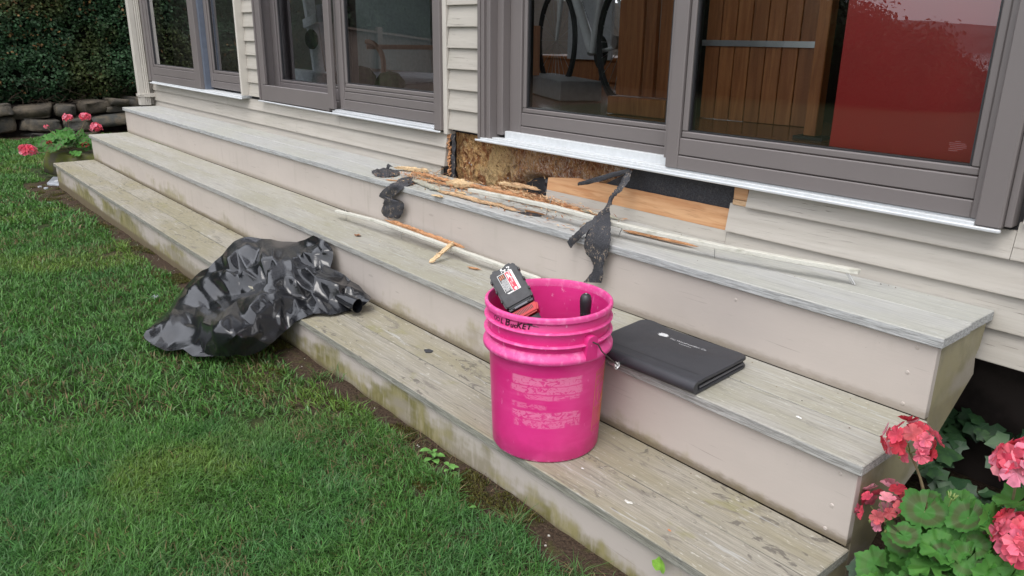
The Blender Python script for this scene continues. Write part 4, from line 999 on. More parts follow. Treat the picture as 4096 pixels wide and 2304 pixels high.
# silver lettering and emblem
sil = m_plain('silver_print', (.55,.56,.57), .5, .2, 200)
def on_cover(vs, u, v, rot=0.02):
    out = []
    for x, y, z in vs:
        X_, Y_ = x*math.cos(rot)-y*math.sin(rot), x*math.sin(rot)+y*math.cos(rot); uu, vv = u + X_/.325, v + Y_/.235
        out.append((*pq(uu, vv), ztop(uu, vv) + .0007))
    return out
mb = MB(); vs, fs = text_mesh('The Wood Lumber Co.', .0115, .15); mb.add(on_cover(vs, .565, .735), fs)
vs, fs = text_mesh('Since 1912', .0065, .1)
for k in range(7): mb.add(on_cover([(-.018+.0052*k, 0, 0), (-.0145+.0052*k, 0, 0), (-.0145+.0052*k, .0022, 0), (-.018+.0052*k, .0022, 0)], .565, .675), [(0,1,2,3)])
part('lettering', mb, sil, pf)
mb = MB()
tree = [(-.004,-.004), (.0155,.000), (.012,.004), (.016,.0055), (.010,.009), (.0125,.011), (.003,.0165), (-.012,.014), (-.0085,.010), (-.0145,.008), (-.009,.004), (-.0135,.001)]
mb.add(on_cover([(x*1.1, y*1.1, 0) for x, y in tree], .318, .735), [tuple(range(len(tree)))]); part('emblem', mb, sil, pf)

# ---- black bin bag, crumpled sheet of plastic
CTRL = [(978, 944, -2.775, 0.16, 0.094), (1046, 954, -2.682, 0.2, 0.095), (1123, 966, -2.57, 0.24, 0.099), (1186, 968, -2.453, 0.26, 0.118), (1254, 942, -2.288, 0.262, 0.179), (1292, 959, -2.205, 0.262, 0.179), (1336, 995, -2.114, 0.262, 0.162), (1321, 1072, -2.101, 0.235, 0.091), (1379, 1101, -2.003, 0.245, 0.084), (1490, 1188, -1.824, 0.26, 0.042), (1476, 1203, -1.761, 0.21, 0.055), (1440, 1238, -1.807, 0.197, 0.012), (1350, 1253, -1.82, 0.115, 0.012), (1254, 1256, -1.865, 0.044, 0.012), (1215, 1270, -1.853, 0.002, 0.012), (1162, 1309, -1.923, -0.02, -0.041), (1070, 1386, -1.871, -0.13, -0.07), (1007, 1420, -1.902, -0.176, -0.1), (857, 1425, -1.993, -0.273, -0.11), (770, 1425, -2.064, -0.325, -0.12), (732, 1396, -2.125, -0.336, -0.11), (674, 1408, -2.154, -0.378, -0.12), (616, 1381, -2.25, -0.4, -0.12), (568, 1352, -2.35, -0.414, -0.12), (582, 1323, -2.363, -0.395, -0.1), (659, 1256, -2.64, -0.25, -0.146), (737, 1150, -2.856, -0.1, -0.117), (804, 1082, -2.791, -0.04, -0.034), (838, 1072, -2.705, -0.03, -0.004), (935, 966, -2.776, 0.11, 0.076), (1104, 985, -2.455, 0.17, 0.113), (1065, 1072, -2.327, 0.07, 0.068), (964, 1193, -2.221, -0.08, 0.001), (838, 1188, -2.461, -0.12, -0.051), (770, 1285, -2.274, -0.25, -0.069), (886, 1333, -1.9, -0.27, 0.004), (1002, 1285, -1.925, -0.16, 0.014), (1118, 1183, -2.071, 0.01, 0.032), (1215, 1227, -1.978, 0.06, 0.004), (1225, 1116, -2.072, 0.12, 0.076), (1321, 1140, -1.936, 0.15, 0.081), (1200, 1009, -2.29, 0.2, 0.119), (1394, 1178, -1.875, 0.19, 0.052), (959, 1019, -2.579, 0.06, 0.068)]
NB = 30                                                       # the first NB points are the outline, given in order
Q = np.array([c[:2] for c in CTRL], float) / 1000.0; W3 = np.array([c[2:] for c in CTRL], float)
def rbf_fit(Q, W3, lam=2e-4):
    d = np.linalg.norm(Q[:, None] - Q[None], axis=2); K = d ** 1.5 if False else np.where(d > 0, d**2 * np.log(d + 1e-12), 0)
    n = len(Q); Pm = np.concatenate([np.ones((n, 1)), Q], 1); A = np.zeros((n+3, n+3)); A[:n, :n] = K + lam*np.eye(n); A[:n, n:] = Pm; A[n:, :n] = Pm.T
    return np.linalg.solve(A, np.concatenate([W3, np.zeros((3, 3))]))
CO = rbf_fit(Q, W3)
def rbf(q):
    d = np.linalg.norm(q[:, None] - Q[None], axis=2); K = np.where(d > 0, d**2 * np.log(d + 1e-12), 0)
    return K @ CO[:-3] + np.concatenate([np.ones((len(q), 1)), q], 1) @ CO[-3:]
out2 = []
for i in range(NB):                                           # denser, slightly wavy outline
    a, b = Q[i], Q[(i+1) % NB]; k = max(1, int(np.linalg.norm(b-a) / .030))
    for j in range(k): out2.append(a + (b-a) * j / k + (np.array([(b-a)[1], -(b-a)[0]]) / np.linalg.norm(b-a) * .004 * math.sin(i*5.1 + j*2.7) if j else 0))
out2 = np.array(out2)
def inside(p, poly):
    c = False; j = len(poly)-1
    for i in range(len(poly)):
        if (poly[i][1] > p[1]) != (poly[j][1] > p[1]) and p[0] < (poly[j][0]-poly[i][0])*(p[1]-poly[i][1])/(poly[j][1]-poly[i][1]) + poly[i][0]: c = not c
        j = i
    return c
br = random.Random(11); pin = []
while len(pin) < 215:
    best = None
    for _ in range(6):
        p = (br.uniform(.55, 1.5), br.uniform(.93, 1.44))
        if not inside(p, out2): continue
        dd = min([min(np.hypot(out2[:, 0]-p[0], out2[:, 1]-p[1]))] + [math.hypot(p[0]-q[0], p[1]-q[1]) for q in pin])
        if best is None or dd > best[0]: best = (dd, p)
    if best and best[0] > .012: pin.append(best[1])
allp = [tuple(p) for p in out2] + pin; no = len(out2)
res = geometry.delaunay_2d_cdt([Vector(p) for p in allp], [(i, (i+1) % no) for i in range(no)], [], 1, 1e-6)
q2 = np.array([tuple(v) for v in res[0]]); tri = [tuple(f) for f in res[2]]
W = rbf(q2); eps = 1e-3
du = rbf(q2 + [eps, 0]) - W; dv = rbf(q2 + [0, eps]) - W; Nn = np.cross(dv, du); Nn /= np.linalg.norm(Nn, axis=1)[:, None] + 1e-9
Nn *= np.sign(Nn @ np.array([.2, -.5, .85]))[:, None]
Nn = Nn * .6 + np.array([.1, -.25, .4]); Nn /= np.linalg.norm(Nn, axis=1)[:, None]
for i, p in enumerate(q2):
    dist = min(np.hypot(out2[:, 0]-p[0], out2[:, 1]-p[1])); f = min(1, dist/.05)
    # long folds radiating from the bunched crown, then crumple
    cx, cy = p[0]-1.115, p[1]-1.0; a = math.atan2(cy, cx); r = math.hypot(cx, cy)
    fold = (abs(((a*2.1 + 1.3*noise.noise((r*5, a, 1))) % 1) - .5) - .25) * .085 * min(1, r/.12)
    W[i] += Nn[i] * (f * (fold*1.5 + br.gauss(0, .0070) + .030*noise.noise((p[0]*8, p[1]*8, 2.5))) + (1-f)*.004*noise.noise((p[0]*30, p[1]*30, 0)))
    W[i][2] = max(W[i][2], (.006 if W[i][1] > -.002 else float(gz(W[i][0], W[i][1])) + .012))
    if W[i][1] > .279: W[i][1] = .279 - .002*br.random()
    if -.03 < W[i][1] < 0 and W[i][2] < .004: W[i][1] -= .006
me = bpy.data.meshes.new('sheet'); me.from_pydata([tuple(v) for v in W], [], tri)
at = me.attributes.new('crease_edge', 'FLOAT', 'EDGE')
for e in me.edges:
    x = br.random(); at.data[e.index].value = 1.0 if x < .34 else (.6 if x < .5 else 0.0)
bag = thing('bin_bag', (-2.2, -.05, -.13), 'crumpled glossy black bin bag draped from the bottom step onto the lawn', 'bin bag')
t = NT('black_polythene'); n = t.noise(t.co((14,14,14)), 1, 4, .6); n2 = t.noise(t.co((45,45,45)), 1, 3, .55, 1.5)
dusty = t.mul(t.ramp(t.noise(t.co((7,7,7)), 1, 4), .60, .75), .35)
M['poly'] = t.done(t.mix(dusty, (.0085,.009,.011), (.030,.026,.022)), t.mix(dusty, .19, .38), t.math('ADD', n2, t.mul(n, 2)), .06, .010, .75)
me.shade_smooth()
so = part('sheet', me, M['poly'], bag, (0,0,0))
md_ = so.modifiers.new('folds', 'SUBSURF'); md_.levels = 2; md_.render_levels = 2
# rolled mouth of the bag at the right
mb = MB(); mb.sm = True
A_ = Vector((-1.93, .155, .052)); B_ = Vector((-1.772, .170, .040)); ax = (B_-A_).normalized(); s1 = ax.cross(Vector((0,0,1))).normalized(); s2 = s1.cross(ax)
ring = lambda c, r0, r1, k: [c + (s1*math.cos(a)*r0 + s2*math.sin(a)*r1)*(1 + .05*math.sin(3*a+k)) for a in np.linspace(0, 2*PI, 21)[:-1]]
rr = [ring(A_+(B_-A_)*f, r0, r1, f*2) for f, r0, r1 in ((0,.006,.005), (.15,.016,.014), (.4,.022,.021), (.75,.023,.024), (1,.022,.027))] + [ring(B_, .0208, .0258, 2), ring(B_-ax*.06, .018, .020, 2), ring(B_-ax*.12, .012, .012, 2)]
mb.add([p for r in rr for p in r], [(i*20+k, i*20+(k+1) % 20, (i+1)*20+(k+1) % 20, (i+1)*20+k) for i in range(len(rr)-1) for k in range(20)] + [tuple(range((len(rr)-1)*20, len(rr)*20))])
part('rolled_mouth', mb, M['poly'], bag, smooth=True, angle=60)

# ---- torn tar paper
TP3 = [((-1.115, 0.8, 0.542), (-1.083, 0.8, 0.553)), ((-1.108, 0.77, 0.512), (-1.077, 0.77, 0.514)), ((-1.093, 0.72, 0.488), (-1.081, 0.72, 0.478)), ((-1.063, 0.66, 0.458), (-1.042, 0.66, 0.456)), ((-1.032, 0.6, 0.44), (-0.988, 0.6, 0.443)), ((-1.016, 0.555, 0.414), (-0.947, 0.555, 0.419)), ((-1.012, 0.538, 0.378), (-0.933, 0.538, 0.391)), ((-1.002, 0.533, 0.347), (-0.931, 0.533, 0.366)), ((-0.979, 0.53, 0.333), (-0.929, 0.53, 0.352)), ((-0.97, 0.53, 0.308), (-0.939, 0.53, 0.327)), ((-0.984, 0.528, 0.278), (-0.94, 0.528, 0.291)), ((-1.001, 0.526, 0.254), (-0.944, 0.526, 0.268))]
TP3B = [((-1.039, 0.64, 0.465), (-1.022, 0.64, 0.452)), ((-1.029, 0.58, 0.444), (-1.013, 0.58, 0.43)), ((-1.043, 0.535, 0.411), (-1.026, 0.535, 0.395)), ((-1.074, 0.53, 0.38), (-1.055, 0.53, 0.365)), ((-1.09, 0.528, 0.363), (-1.073, 0.528, 0.346))]
TPF = [((-1.1, 0.8, 0.559), (-1.083, 0.8, 0.548)), ((-1.16, 0.79, 0.539), (-1.153, 0.79, 0.524)), ((-1.222, 0.78, 0.516), (-1.21, 0.78, 0.502)), ((-1.268, 0.78, 0.5), (-1.261, 0.78, 0.486)), ((-1.308, 0.78, 0.484), (-1.307, 0.78, 0.475))]
TP2 = [((-2.173, 0.61, 0.394), (-2.16, 0.669, 0.394)), ((-2.11, 0.553, 0.393), (-2.045, 0.585, 0.393)), ((-2.135, 0.540, 0.384), (-2.044, 0.540, 0.379)), ((-2.199, 0.537, 0.346), (-2.082, 0.537, 0.351)), ((-2.228, 0.535, 0.318), (-2.119, 0.535, 0.328)), ((-2.178, 0.535, 0.31), (-2.049, 0.535, 0.327)), ((-2.196, 0.535, 0.288), (-2.029, 0.535, 0.313)), ((-2.21, 0.535, 0.263), (-2.041, 0.535, 0.29)), ((-2.202, 0.534, 0.243), (-2.06, 0.534, 0.264)), ((-2.162, 0.534, 0.238), (-2.084, 0.534, 0.248))]
TP1 = [((-2.429, 0.621, 0.387), (-2.384, 0.595, 0.387)), ((-2.45, 0.649, 0.388), (-2.309, 0.571, 0.388)), ((-2.445, 0.671, 0.39), (-2.267, 0.579, 0.39)), ((-2.448, 0.712, 0.389), (-2.254, 0.608, 0.389)), ((-2.38, 0.702, 0.388), (-2.254, 0.638, 0.388)), ((-2.314, 0.693, 0.387), (-2.282, 0.673, 0.387))]
def catmull(P, s):
    n = len(P)-1; s = min(max(s*n, 0), n-1e-6); i = int(s); f = s-i; g = lambda k: P[min(max(k, 0), n)]
    p0, p1, p2, p3 = g(i-1), g(i), g(i+1), g(i+2); return .5*((2*p1) + (p2-p0)*f + (2*p0-5*p1+4*p2-p3)*f*f + (3*p1-p0-3*p2+p3)*f**3)
def ribbon(rows, nu=8, nv=48, jag=.0035, wob=.006, seed=1, th=.0012, out=Vector((.3,-.8,.4))):
    A = [Vector(a) for a, b in rows]; B = [Vector(b) for a, b in rows]; top = []
    for j in range(nv+1):
        f = j/nv; a, b = catmull(A, f), catmull(B, f)
        e0 = jag*noise.noise((f*26, seed, 0)) + jag*.8*noise.noise((f*70, seed, 3)); e1 = jag*noise.noise((f*24, seed, 8)) + jag*.8*noise.noise((f*80, seed, 5))
        d = (b-a); l = max(d.length, 1e-5); a, b = a + d/l*e0, b + d/l*e1
        for i in range(nu+1):
            u = i/nu; p = a.lerp(b, u) + out*wob*(noise.noise((u*2.2+seed, f*6, seed)) + .5*math.sin(u*PI) - .1)
            top.append(p)
    mb = MB(); n1 = len(top); mb.v = [tuple(p + out*th) for p in top] + [tuple(p) for p in top]; id_ = lambda i, j: j*(nu+1)+i
    for j in range(nv):
        for i in range(nu): mb.f += [(id_(i,j), id_(i+1,j), id_(i+1,j+1), id_(i,j+1)), (n1+id_(i,j), n1+id_(i,j+1), n1+id_(i+1,j+1), n1+id_(i+1,j))]
    rg = [(i,0) for i in range(nu)] + [(nu,j) for j in range(nv)] + [(nu-i,nv) for i in range(nu)] + [(0,nv-j) for j in range(nv)]
    for p, q in zip(rg, rg[1:]+rg[:1]): mb.f.append((id_(*q), id_(*p), n1+id_(*p), n1+id_(*q)))
    return mb
TP3 = [(tuple(Vector(a).lerp(Vector(b), -.16 if i > 3 else 0)), tuple(Vector(b).lerp(Vector(a), -.16 if i > 3 else 0))) for i, (a, b) in enumerate(TP3)]
t3 = thing('tar_paper', (-1.0, .55, .26), 'long twisted strip of torn black tar paper hanging from under the door sill', 'tar paper')
part('strip', ribbon(TP3, seed=3, nv=90, jag=.006), M['felt'], t3, smooth=True, angle=70)
part('strip', ribbon(TP3B, nu=5, nv=24, seed=9, jag=.005, wob=.004), M['felt'], t3, smooth=True, angle=70)
solo('tar_paper', ribbon(TPF, nu=4, nv=30, seed=5, jag=.0015, wob=.004), M['felt_clean'], 'stiff grey black tar paper flap poking sideways out below the door sill', 'tar paper', (-1.2, .79, .5), smooth=True, angle=70)
solo('tar_paper', ribbon(TP2, seed=12, jag=.006, wob=.014, nv=60), M['felt'], 'curled black tar paper piece hanging over the top step edge', 'tar paper', (-2.1, .54, .3), smooth=True, angle=70)
solo('tar_paper', ribbon(TP1, seed=21, jag=.012, wob=.012, out=Vector((0,-.1,1)), nv=40), M['felt'], 'flat jagged scrap of tar paper lying on the top step', 'tar paper', (-2.35, .64, .387), smooth=True, angle=70)
solo('tar_paper', ribbon([((-2.44,.70,.390),(-2.40,.69,.389)), ((-2.436,.703,.405),(-2.392,.69,.402)), ((-2.43,.705,.412),(-2.38,.70,.405))], nu=4, nv=8, seed=31, jag=.004, wob=.003), M['felt'], 'small upturned tab of tar paper behind the flat scrap', 'tar paper', (-2.41,.70,.387))
mb = MB(); mb.prism_z([(-1.372,.184), (-1.350,.176), (-1.338,.190), (-1.346,.203), (-1.366,.200)], .0008, .0028); solo('tar_paper', mb, M['felt_clean'], 'tiny black chip of tar paper alone on the bottom step', 'tar paper', (-1.355,.19,0))
mb = MB(); mb.add([(-1.42,.602,.3865), (-1.36,.598,.388), (-1.31,.622,.3868), (-1.335,.635,.391), (-1.40,.630,.3868)], [(0,1,2,3,4)]); solo('tar_paper', mb, M['felt_clean'], 'dark curl of tar paper under the long loose trim board', 'tar paper', (-1.36,.61,.385))

# ---- loose painted trims with nails through them
def trim_piece(name, lab, rows, w_, h_, m, seed, nails, rootz):
    r = thing(name, (rows[0][0], rows[0][1], rootz), lab, 'trim board')
    mb = MB(); P = [Vector(p) for p in rows]; n = 40; vs = []
    for i in range(n+1):
        p = catmull(P, i/n); e = .0012*noise.noise((i*.7, seed, 0)); s = w_*(1 - (.3 if i in (0, n) else 0)*random.random())
        for dy, dz in ((-.5,-.5), (.5,-.5), (.5,.5), (-.5,.5)): vs.append((p.x + (e*4 if i in (0, n) else 0), p.y + dy*s + e, p.z + dz*h_ + e))
    fs = [(0,3,2,1), tuple(n*4+k for k in range(4))]
    for i in range(n):
        for k in range(4): a, b = i*4+k, i*4+(k+1) % 4; fs.append((a, b, b+4, a+4))
    mb.add(vs, fs); part('board', mb, m, r, bevel=.0012)
    for a, b in nails:
        mb = MB(); mb.tube([a, b], .0013, 6); part('nail', mb, M['nail'], r, smooth=True)
    return r
trim_piece('trim_board', 'long pale painted trim board with protruding nails, propped on the top step', [(-1.70,.612,.418), (-1.28,.622,.428), (-.95,.622,.426), (-.60,.665,.424), (-.285,.742,.421)], .019, .012, M['trim'], 2,
    [((-1.270,.628,.462), (-1.325,.654,.3862)), ((-.955,.625,.420), (-.980,.638,.3862)), ((-.652,.664,.418), (-.654,.671,.3862)), ((-.318,.738,.416), (-.298,.745,.3862)), ((-.308,.736,.414), (-.290,.741,.3880))], 2*R_)
trim_piece('trim_board', 'shorter pale painted trim board with protruding nails, lying on the middle step', [(-2.455,.452,.226), (-2.15,.464,.240), (-1.75,.482,.234), (-1.20,.520,.216)], .016, .011, M['trim'], 5,
    [((-2.372,.455,.246), (-2.399,.469,.1936)), ((-1.958,.472,.236), (-1.971,.482,.1936)), ((-1.955,.470,.252), (-1.957,.471,.240))], R_)

# ---- splinters and broken wood
def splinter(lab, p, q, w_, h_, m, seed, name='wood_splinter', cat='splinter', origin=None, jag=1.0, lift=0.0, ends=(.25, .12), group=None):
    p, q = Vector(p), Vector(q); d = (q-p); L = d.length; d.normalize(); s = d.cross(Vector((0,0,1))).normalized(); u = s.cross(d)
    rs = random.Random(seed); mb = MB(); n = max(6, int(L/.007)); ns = 6; vs = []; h_ *= .62
    for i in range(n+1):
        f = i/n; env = min(1, ends[0] + f*7) * min(1, ends[1] + (1-f)*6)
        bow = .35*w_*noise.noise((f*2.5, seed, 0)); c = p.lerp(q, f) + s*bow + u*(lift*math.sin(f*PI) + .25*h_*noise.noise((f*5, seed, 7)))
        for k in range(ns+1):
            t_ = k/ns - .5; ww = w_*env*(1 + .75*jag*noise.noise((f*L*75, seed*2, t_*4)))
            lx = rs.uniform(-.014, .014)*jag if i in (0, n) else 0
            vs.append(c + s*t_*ww + d*lx + u*(h_*(.5 + .9*abs(noise.noise((f*L*22, t_*9, seed))) + .25*noise.noise((f*L*120, t_*7, seed))) * env))
        for k in range(ns+1):
            t_ = k/ns - .5; ww = w_*env*(1 + .75*jag*noise.noise((f*L*75, seed*2, t_*4)))
            vs.append(c + s*t_*ww*.9 - u*h_*.35)
    m1 = 2*(ns+1); fs = []
    for i in range(n):
        a = i*m1; b = a+m1
        for k in range(ns): fs += [(a+k, a+k+1, b+k+1, b+k), (a+ns+1+k, b+ns+1+k, b+ns+2+k, a+ns+2+k)]
        fs += [(a, b, b+ns+1, a+ns+1), (a+ns, a+2*ns+1, b+2*ns+1, b+ns)]
    for a in (0, n*m1):
        for k in range(ns): fs.append((a+k, a+ns+1+k, a+ns+2+k, a+k+1))
    mb.add(vs, fs)
    for k in range(int(6 + L*70)):                             # loose slivers lifting off it
        f = rs.random(); l = rs.uniform(.010, .045)*min(1, L/.12); c = p.lerp(q, f) + s*rs.uniform(-.5,.5)*w_*.9 + u*h_*rs.uniform(.3,1.0)
        dd = (d*rs.choice((-1,1)) + s*rs.gauss(0,.22) + u*rs.uniform(-.05,.35)).normalized(); wv = s*rs.uniform(.0006,.0020)
        mb.add([c-wv, c+wv, c+dd*l*.6+wv*.7+u*.001, c+dd*l], [(0,1,2),(0,2,3)])
    return solo(name, mb, m, lab, cat, origin or p, group)
Zt = 2*R_ + .006
SP = [
 ('pale chunky shredded splinter at the left end of the debris', (-2.40,.722,Zt+.006), (-2.24,.790,Zt+.004), .030, .016, 'cream'),
 ('long straight orange splinter behind the curled tar paper', (-2.269,.735,Zt+.002), (-1.945,.718,Zt+.006), .018, .010, 'orange'),
 ('long orange batten behind the loose trim board', (-1.860,.722,Zt+.010), (-1.489,.712,Zt+.018), .022, .012, 'orange'),
 ('grey green mossy splinter beside the curled tar paper', (-2.127,.640,Zt), (-1.860,.590,Zt+.002), .034, .010, 'greyboard'),
 ('long grey and tan splinter along the top step front', (-1.870,.590,Zt), (-1.488,.604,Zt+.001), .024, .009, 'tan'),
 ('short tan splinter under the loose trim board', (-1.554,.618,Zt), (-1.419,.599,Zt), .016, .008, 'tan'),
 ('crumpled pale fibrous lump behind the left end of the trim board', (-1.955,.700,Zt+.008), (-1.835,.728,Zt+.008), .065, .022, 'cream'),
 ('small pale chip lying alone near the top step front edge', (-1.832,.537,Zt-.004), (-1.775,.545,Zt-.004), .020, .004, 'cream'),
 ('tiny orange chip left of the curled tar paper', (-2.20,.560,Zt-.003), (-2.149,.585,Zt-.003), .008, .005, 'orange'),
 ('bright cream sliver at the left tip of the trim board', (-1.817,.633,Zt), (-1.761,.635,Zt), .010, .006, 'cream'),
 ('thin reddish splinter between the orange and mossy splinters', (-2.133,.665,Zt+.002), (-1.907,.683,Zt+.004), .014, .008, 'orange'),
 ('pinkish chip against the rotten wall', (-1.802,.783,Zt+.004), (-1.739,.788,Zt+.004), .030, .012, 'tan'),
 ('flat orange splinter in front of the cavity', (-1.591,.739,Zt+.006), (-1.422,.747,Zt+.008), .030, .010, 'orange'),
 ('shredded orange splinter right of the cavity', (-1.519,.765,Zt+.004), (-1.233,.742,Zt+.010), .026, .012, 'orange'),
 ('rough tan splinter left of the cavity', (-1.698,.760,Zt+.004), (-1.508,.780,Zt+.008), .034, .014, 'tan'),
 ('loose orange splinter against the trim board back', (-1.401,.735,Zt+.004), (-1.255,.752,Zt+.004), .020, .010, 'orange'),
 ('reddish brown splinter beneath the right half of the trim board', (-1.005,.690,Zt), (-.745,.705,Zt+.002), .013, .008, 'orange'),
 ('grey painted splinter along the wall behind the trim board', (-1.460,.792,Zt), (-1.120,.790,Zt), .020, .008, 'greyboard'),
 ('dark reddish sliver in the shadow of the trim board', (-1.416,.640,Zt-.003), (-1.322,.645,Zt-.003), .012, .004, 'orange'),
 ('curved bark like slab leaning on the bottom of the rotten wall', (-1.76,.800,Zt+.024), (-1.61,.812,Zt+.026), .030, .012, 'cream'),
 ('dark torn slab over the cavity', (-1.70,.806,Zt+.030), (-1.54,.812,Zt+.030), .026, .010, 'tan'),
]
for i, (lab, p, q, w_, h_, m) in enumerate(SP): splinter(lab, p, q, w_, h_, M[m], i*3+2)
splinter('brown leaf shaped chip leaning on the clapboard corner', (-2.19,.800,Zt+.004), (-2.165,.822,Zt+.026), .030, .003, M['tan'], 71)
splinter('long shaggy splinter lying on the shorter trim board', (-2.12,.500,.243), (-1.60,.505,.238), .020, .012, M['orange'], 50, ends=(.1,.4))
splinter('pale broken stick leaning from the trim board to the middle step', (-1.625,.388,R_+.006), (-1.640,.490,.246), .018, .009, M['cream'], 51, ends=(.5,.7))
splinter('small brown crumb under the shorter trim board', (-1.50,.46,R_+.004), (-1.46,.47,R_+.004), .012, .005, M['orange'], 52)
# fine shavings in a heap
mb = MB()
for i in range(2600):
    r = random.random()
    if r < .55: x, y = random.gauss(-1.50, .12), .755 + random.gauss(0, .028)
    elif r < .85: x, y = random.uniform(-2.28, -1.75), .72 + random.gauss(0, .045)
    else: x, y = random.uniform(-2.3, -1.1), random.uniform(.56, .82)
    y = min(y, .812); z = 2*R_ + .003 + abs(random.gauss(0, .011 if r < .55 else .006))
    l = random.uniform(.006, .045) * (1.2 if r < .55 else .8); a = random.gauss(0, .55); w_ = random.uniform(.0008, .0034)
    dx, dy, dz = math.cos(a)*l/2, math.sin(a)*l/2, random.gauss(0, .003); px, py = -math.sin(a)*w_, math.cos(a)*w_
    c = random.choice([(.42,.20,.09), (.50,.28,.14), (.58,.42,.26), (.30,.13,.06), (.50,.34,.18)])
    mb.add([(x-dx, y-dy, z-dz), (x+px, y+py, z+.0008), (x+dx, y+dy, z+dz), (x-px, y-py, z+.0008)], [(0,1,2,3)], c)
t = NT('shavings'); t.done(t.attr(), .85); M['shav'] = t.m
solo('wood_shavings', mb, M['shav'], 'heap of fine shredded wood fibres below the rotten wall', 'wood shavings', (-1.5,.7,2*R_), kind='stuff')
# crumbs scattered on all treads
mb = MB()
for i in range(420):
    k = random.choice([0,0,1,1,2]); yb = (0, D_, 2*D_)[k]; x = random.uniform(-4.5, -.05) if k else random.uniform(-5.8, -.1); y = yb + random.choice([random.uniform(.01,.27), .262 - abs(random.gauss(0,.006))]); z = (0, R_, 2*R_)[k] + .0008; r = random.uniform(.0006, .0019)
    c = random.choice([(.10,.07,.05), (.16,.11,.07), (.30,.22,.13), (.07,.06,.05), (.45,.40,.32)])
    mb.add([(x-r*1.6, y, z), (x, y-r, z), (x+r*1.6, y, z), (x, y+r, z), (x, y, z+r)], [(0,1,4),(1,2,4),(2,3,4),(3,0,4)], c)
solo('crumbs', mb, M['shav'], 'dirt and wood crumbs scattered on the step boards', 'crumbs', (-3,.3,0), kind='stuff')
# dried leaf, petal, fallen bits
def leaf_scrap(lab, x, y, z, s, col, seed, cat='leaf', name='dry_leaf', curl=.4):
    mb = MB(); rs = random.Random(seed); n = 9; vs = [(0,0,.002)]
    for i in range(n): a = 2*PI*i/n; r = s*(.55+.6*rs.random()); vs.append((math.cos(a)*r, math.sin(a)*r*.55, .001+curl*s*rs.random()))
    mb.v = [(x+a, y+b, z+c) for a, b, c in vs]; mb.f = [(0,1+i,1+(i+1) % n) for i in range(n)]
    return solo(name, mb, m_plain('scrap_%d' % seed, col, .8, .2, 80), lab, cat, (x,y,z))
leaf_scrap('curled brown dry leaf on the middle step above the bin bag', -2.127, .376, R_, .022, (.24,.11,.05), 3)
leaf_scrap('white petal lying on the middle step near its right end', -.183, .356, R_, .0085, (.80,.80,.78), 4, 'petal', 'petal', .05)
leaf_scrap('pale ring of bird dropping on the bottom step', -.386, .062, 0.0, .011, (.60,.59,.54), 5, 'dropping', 'bird_dropping', .02)
leaf_scrap('small pale dropping near the bucket on the bottom step', -.547, .081, 0.0, .0055, (.66,.66,.66), 6, 'dropping', 'bird_dropping', .05)
leaf_scrap('thin orange needle on the bottom step', -.265, .052, 0.0, .006, (.55,.20,.08), 8, 'leaf', 'dry_leaf', .05)
leaf_scrap('tiny brown leaf bit behind the bucket on the middle step', -.745, .525, R_, .008, (.22,.09,.04), 9)
for i, (x, y) in enumerate([(-2.05,.33), (-1.98,.345), (-1.32,.44), (-2.0,.40), (-1.1,.40)]):
    leaf_scrap(['tiny pale wood chip on the middle step above the bin bag', 'tiny wood chip just right of the dry leaf on the middle step', 'tiny pale wood chip near the bucket on the middle step', 'tiny wood chip between dry leaf and shorter trim board', 'tiny pale wood chip behind the bucket on the middle step'][i], x, y, R_, .006, (.52,.44,.30), 20+i, 'chip', 'wood_chip', .1)['group'] = 'pale chips strewn on the middle step'

# ================================================================== PLANTS
def petal_cluster(mb, c, r, n, cols, rs, flat=.8, ps=.011):
    """umbel of five-petalled florets on a rounded head"""
    for i in range(n):
        th = math.acos(1 - (i+.5)/n*1.55); ph = i*2.39996 + rs.uniform(-.3,.3)
        d = Vector((math.sin(th)*math.cos(ph), math.sin(th)*math.sin(ph), math.cos(th)*flat)); p = c + d*r*rs.uniform(.82,1.08)
        nrm = (d + Vector((rs.uniform(-.4,.4), rs.uniform(-.4,.4), rs.uniform(-.2,.4)))).normalized()
        a = nrm.orthogonal().normalized(); a = (Matrix.Rotation(rs.uniform(0, 6), 3, nrm) @ a); b = nrm.cross(a)
        col = rs.choice(cols); s = ps*rs.uniform(.75,1.2); cup = rs.uniform(.1,.6)
        for k in range(5):
            an = 2*PI*k/5 + rs.uniform(-.12,.12); u = a*math.cos(an)+b*math.sin(an); v = -a*math.sin(an)+b*math.cos(an); cp = cup*rs.uniform(.6,1.4)
            cl = tuple(x*rs.uniform(.9,1.04) for x in col); base_shade = tuple(x*.8 for x in cl)  # petal bases darkened as the shade deep in each floret
            q = [p, p + u*s*.42 - v*s*.40 + nrm*s*cp*.30, p + u*s*.95 - v*s*.50 + nrm*s*cp*.85, p + u*s*1.22 + nrm*s*cp*.6, p + u*s*.95 + v*s*.50 + nrm*s*cp*.85, p + u*s*.42 + v*s*.40 + nrm*s*cp*.30]
            b0 = len(mb.v); mb.add(q, [(0,1,2,3),(0,3,4,5)], cl); mb.c[b0] = base_shade
M['petal'] = m_leafy('geranium_petals', .5, .35, 1, .25)
M['gstem'] = m_plain('geranium_stem', (.17,.13,.07), .6, .2, 40); M['gbud'] = m_plain('green_bud', (.22,.30,.09), .5)
t = NT('geranium_leaf'); s = t.sep()
rad = t.math('SQRT', t.math('ADD', t.mul(s['X'], s['X']), t.mul(s['Y'], s['Y']))); oi = t.new('ShaderNodeObjectInfo')
rr_ = t.math('DIVIDE', rad, .040); n = t.noise(t.co((120,120,120), True), 1, 3); n2 = t.noise(t.co((25,25,25), True), 1, 3)
ang = t.math('ARCTAN2', s['Y'], s['X']); vein = t.ramp(t.math('ABSOLUTE', t.math('SINE', t.mul(ang, 3.5))), .0, .10, .30, 0)
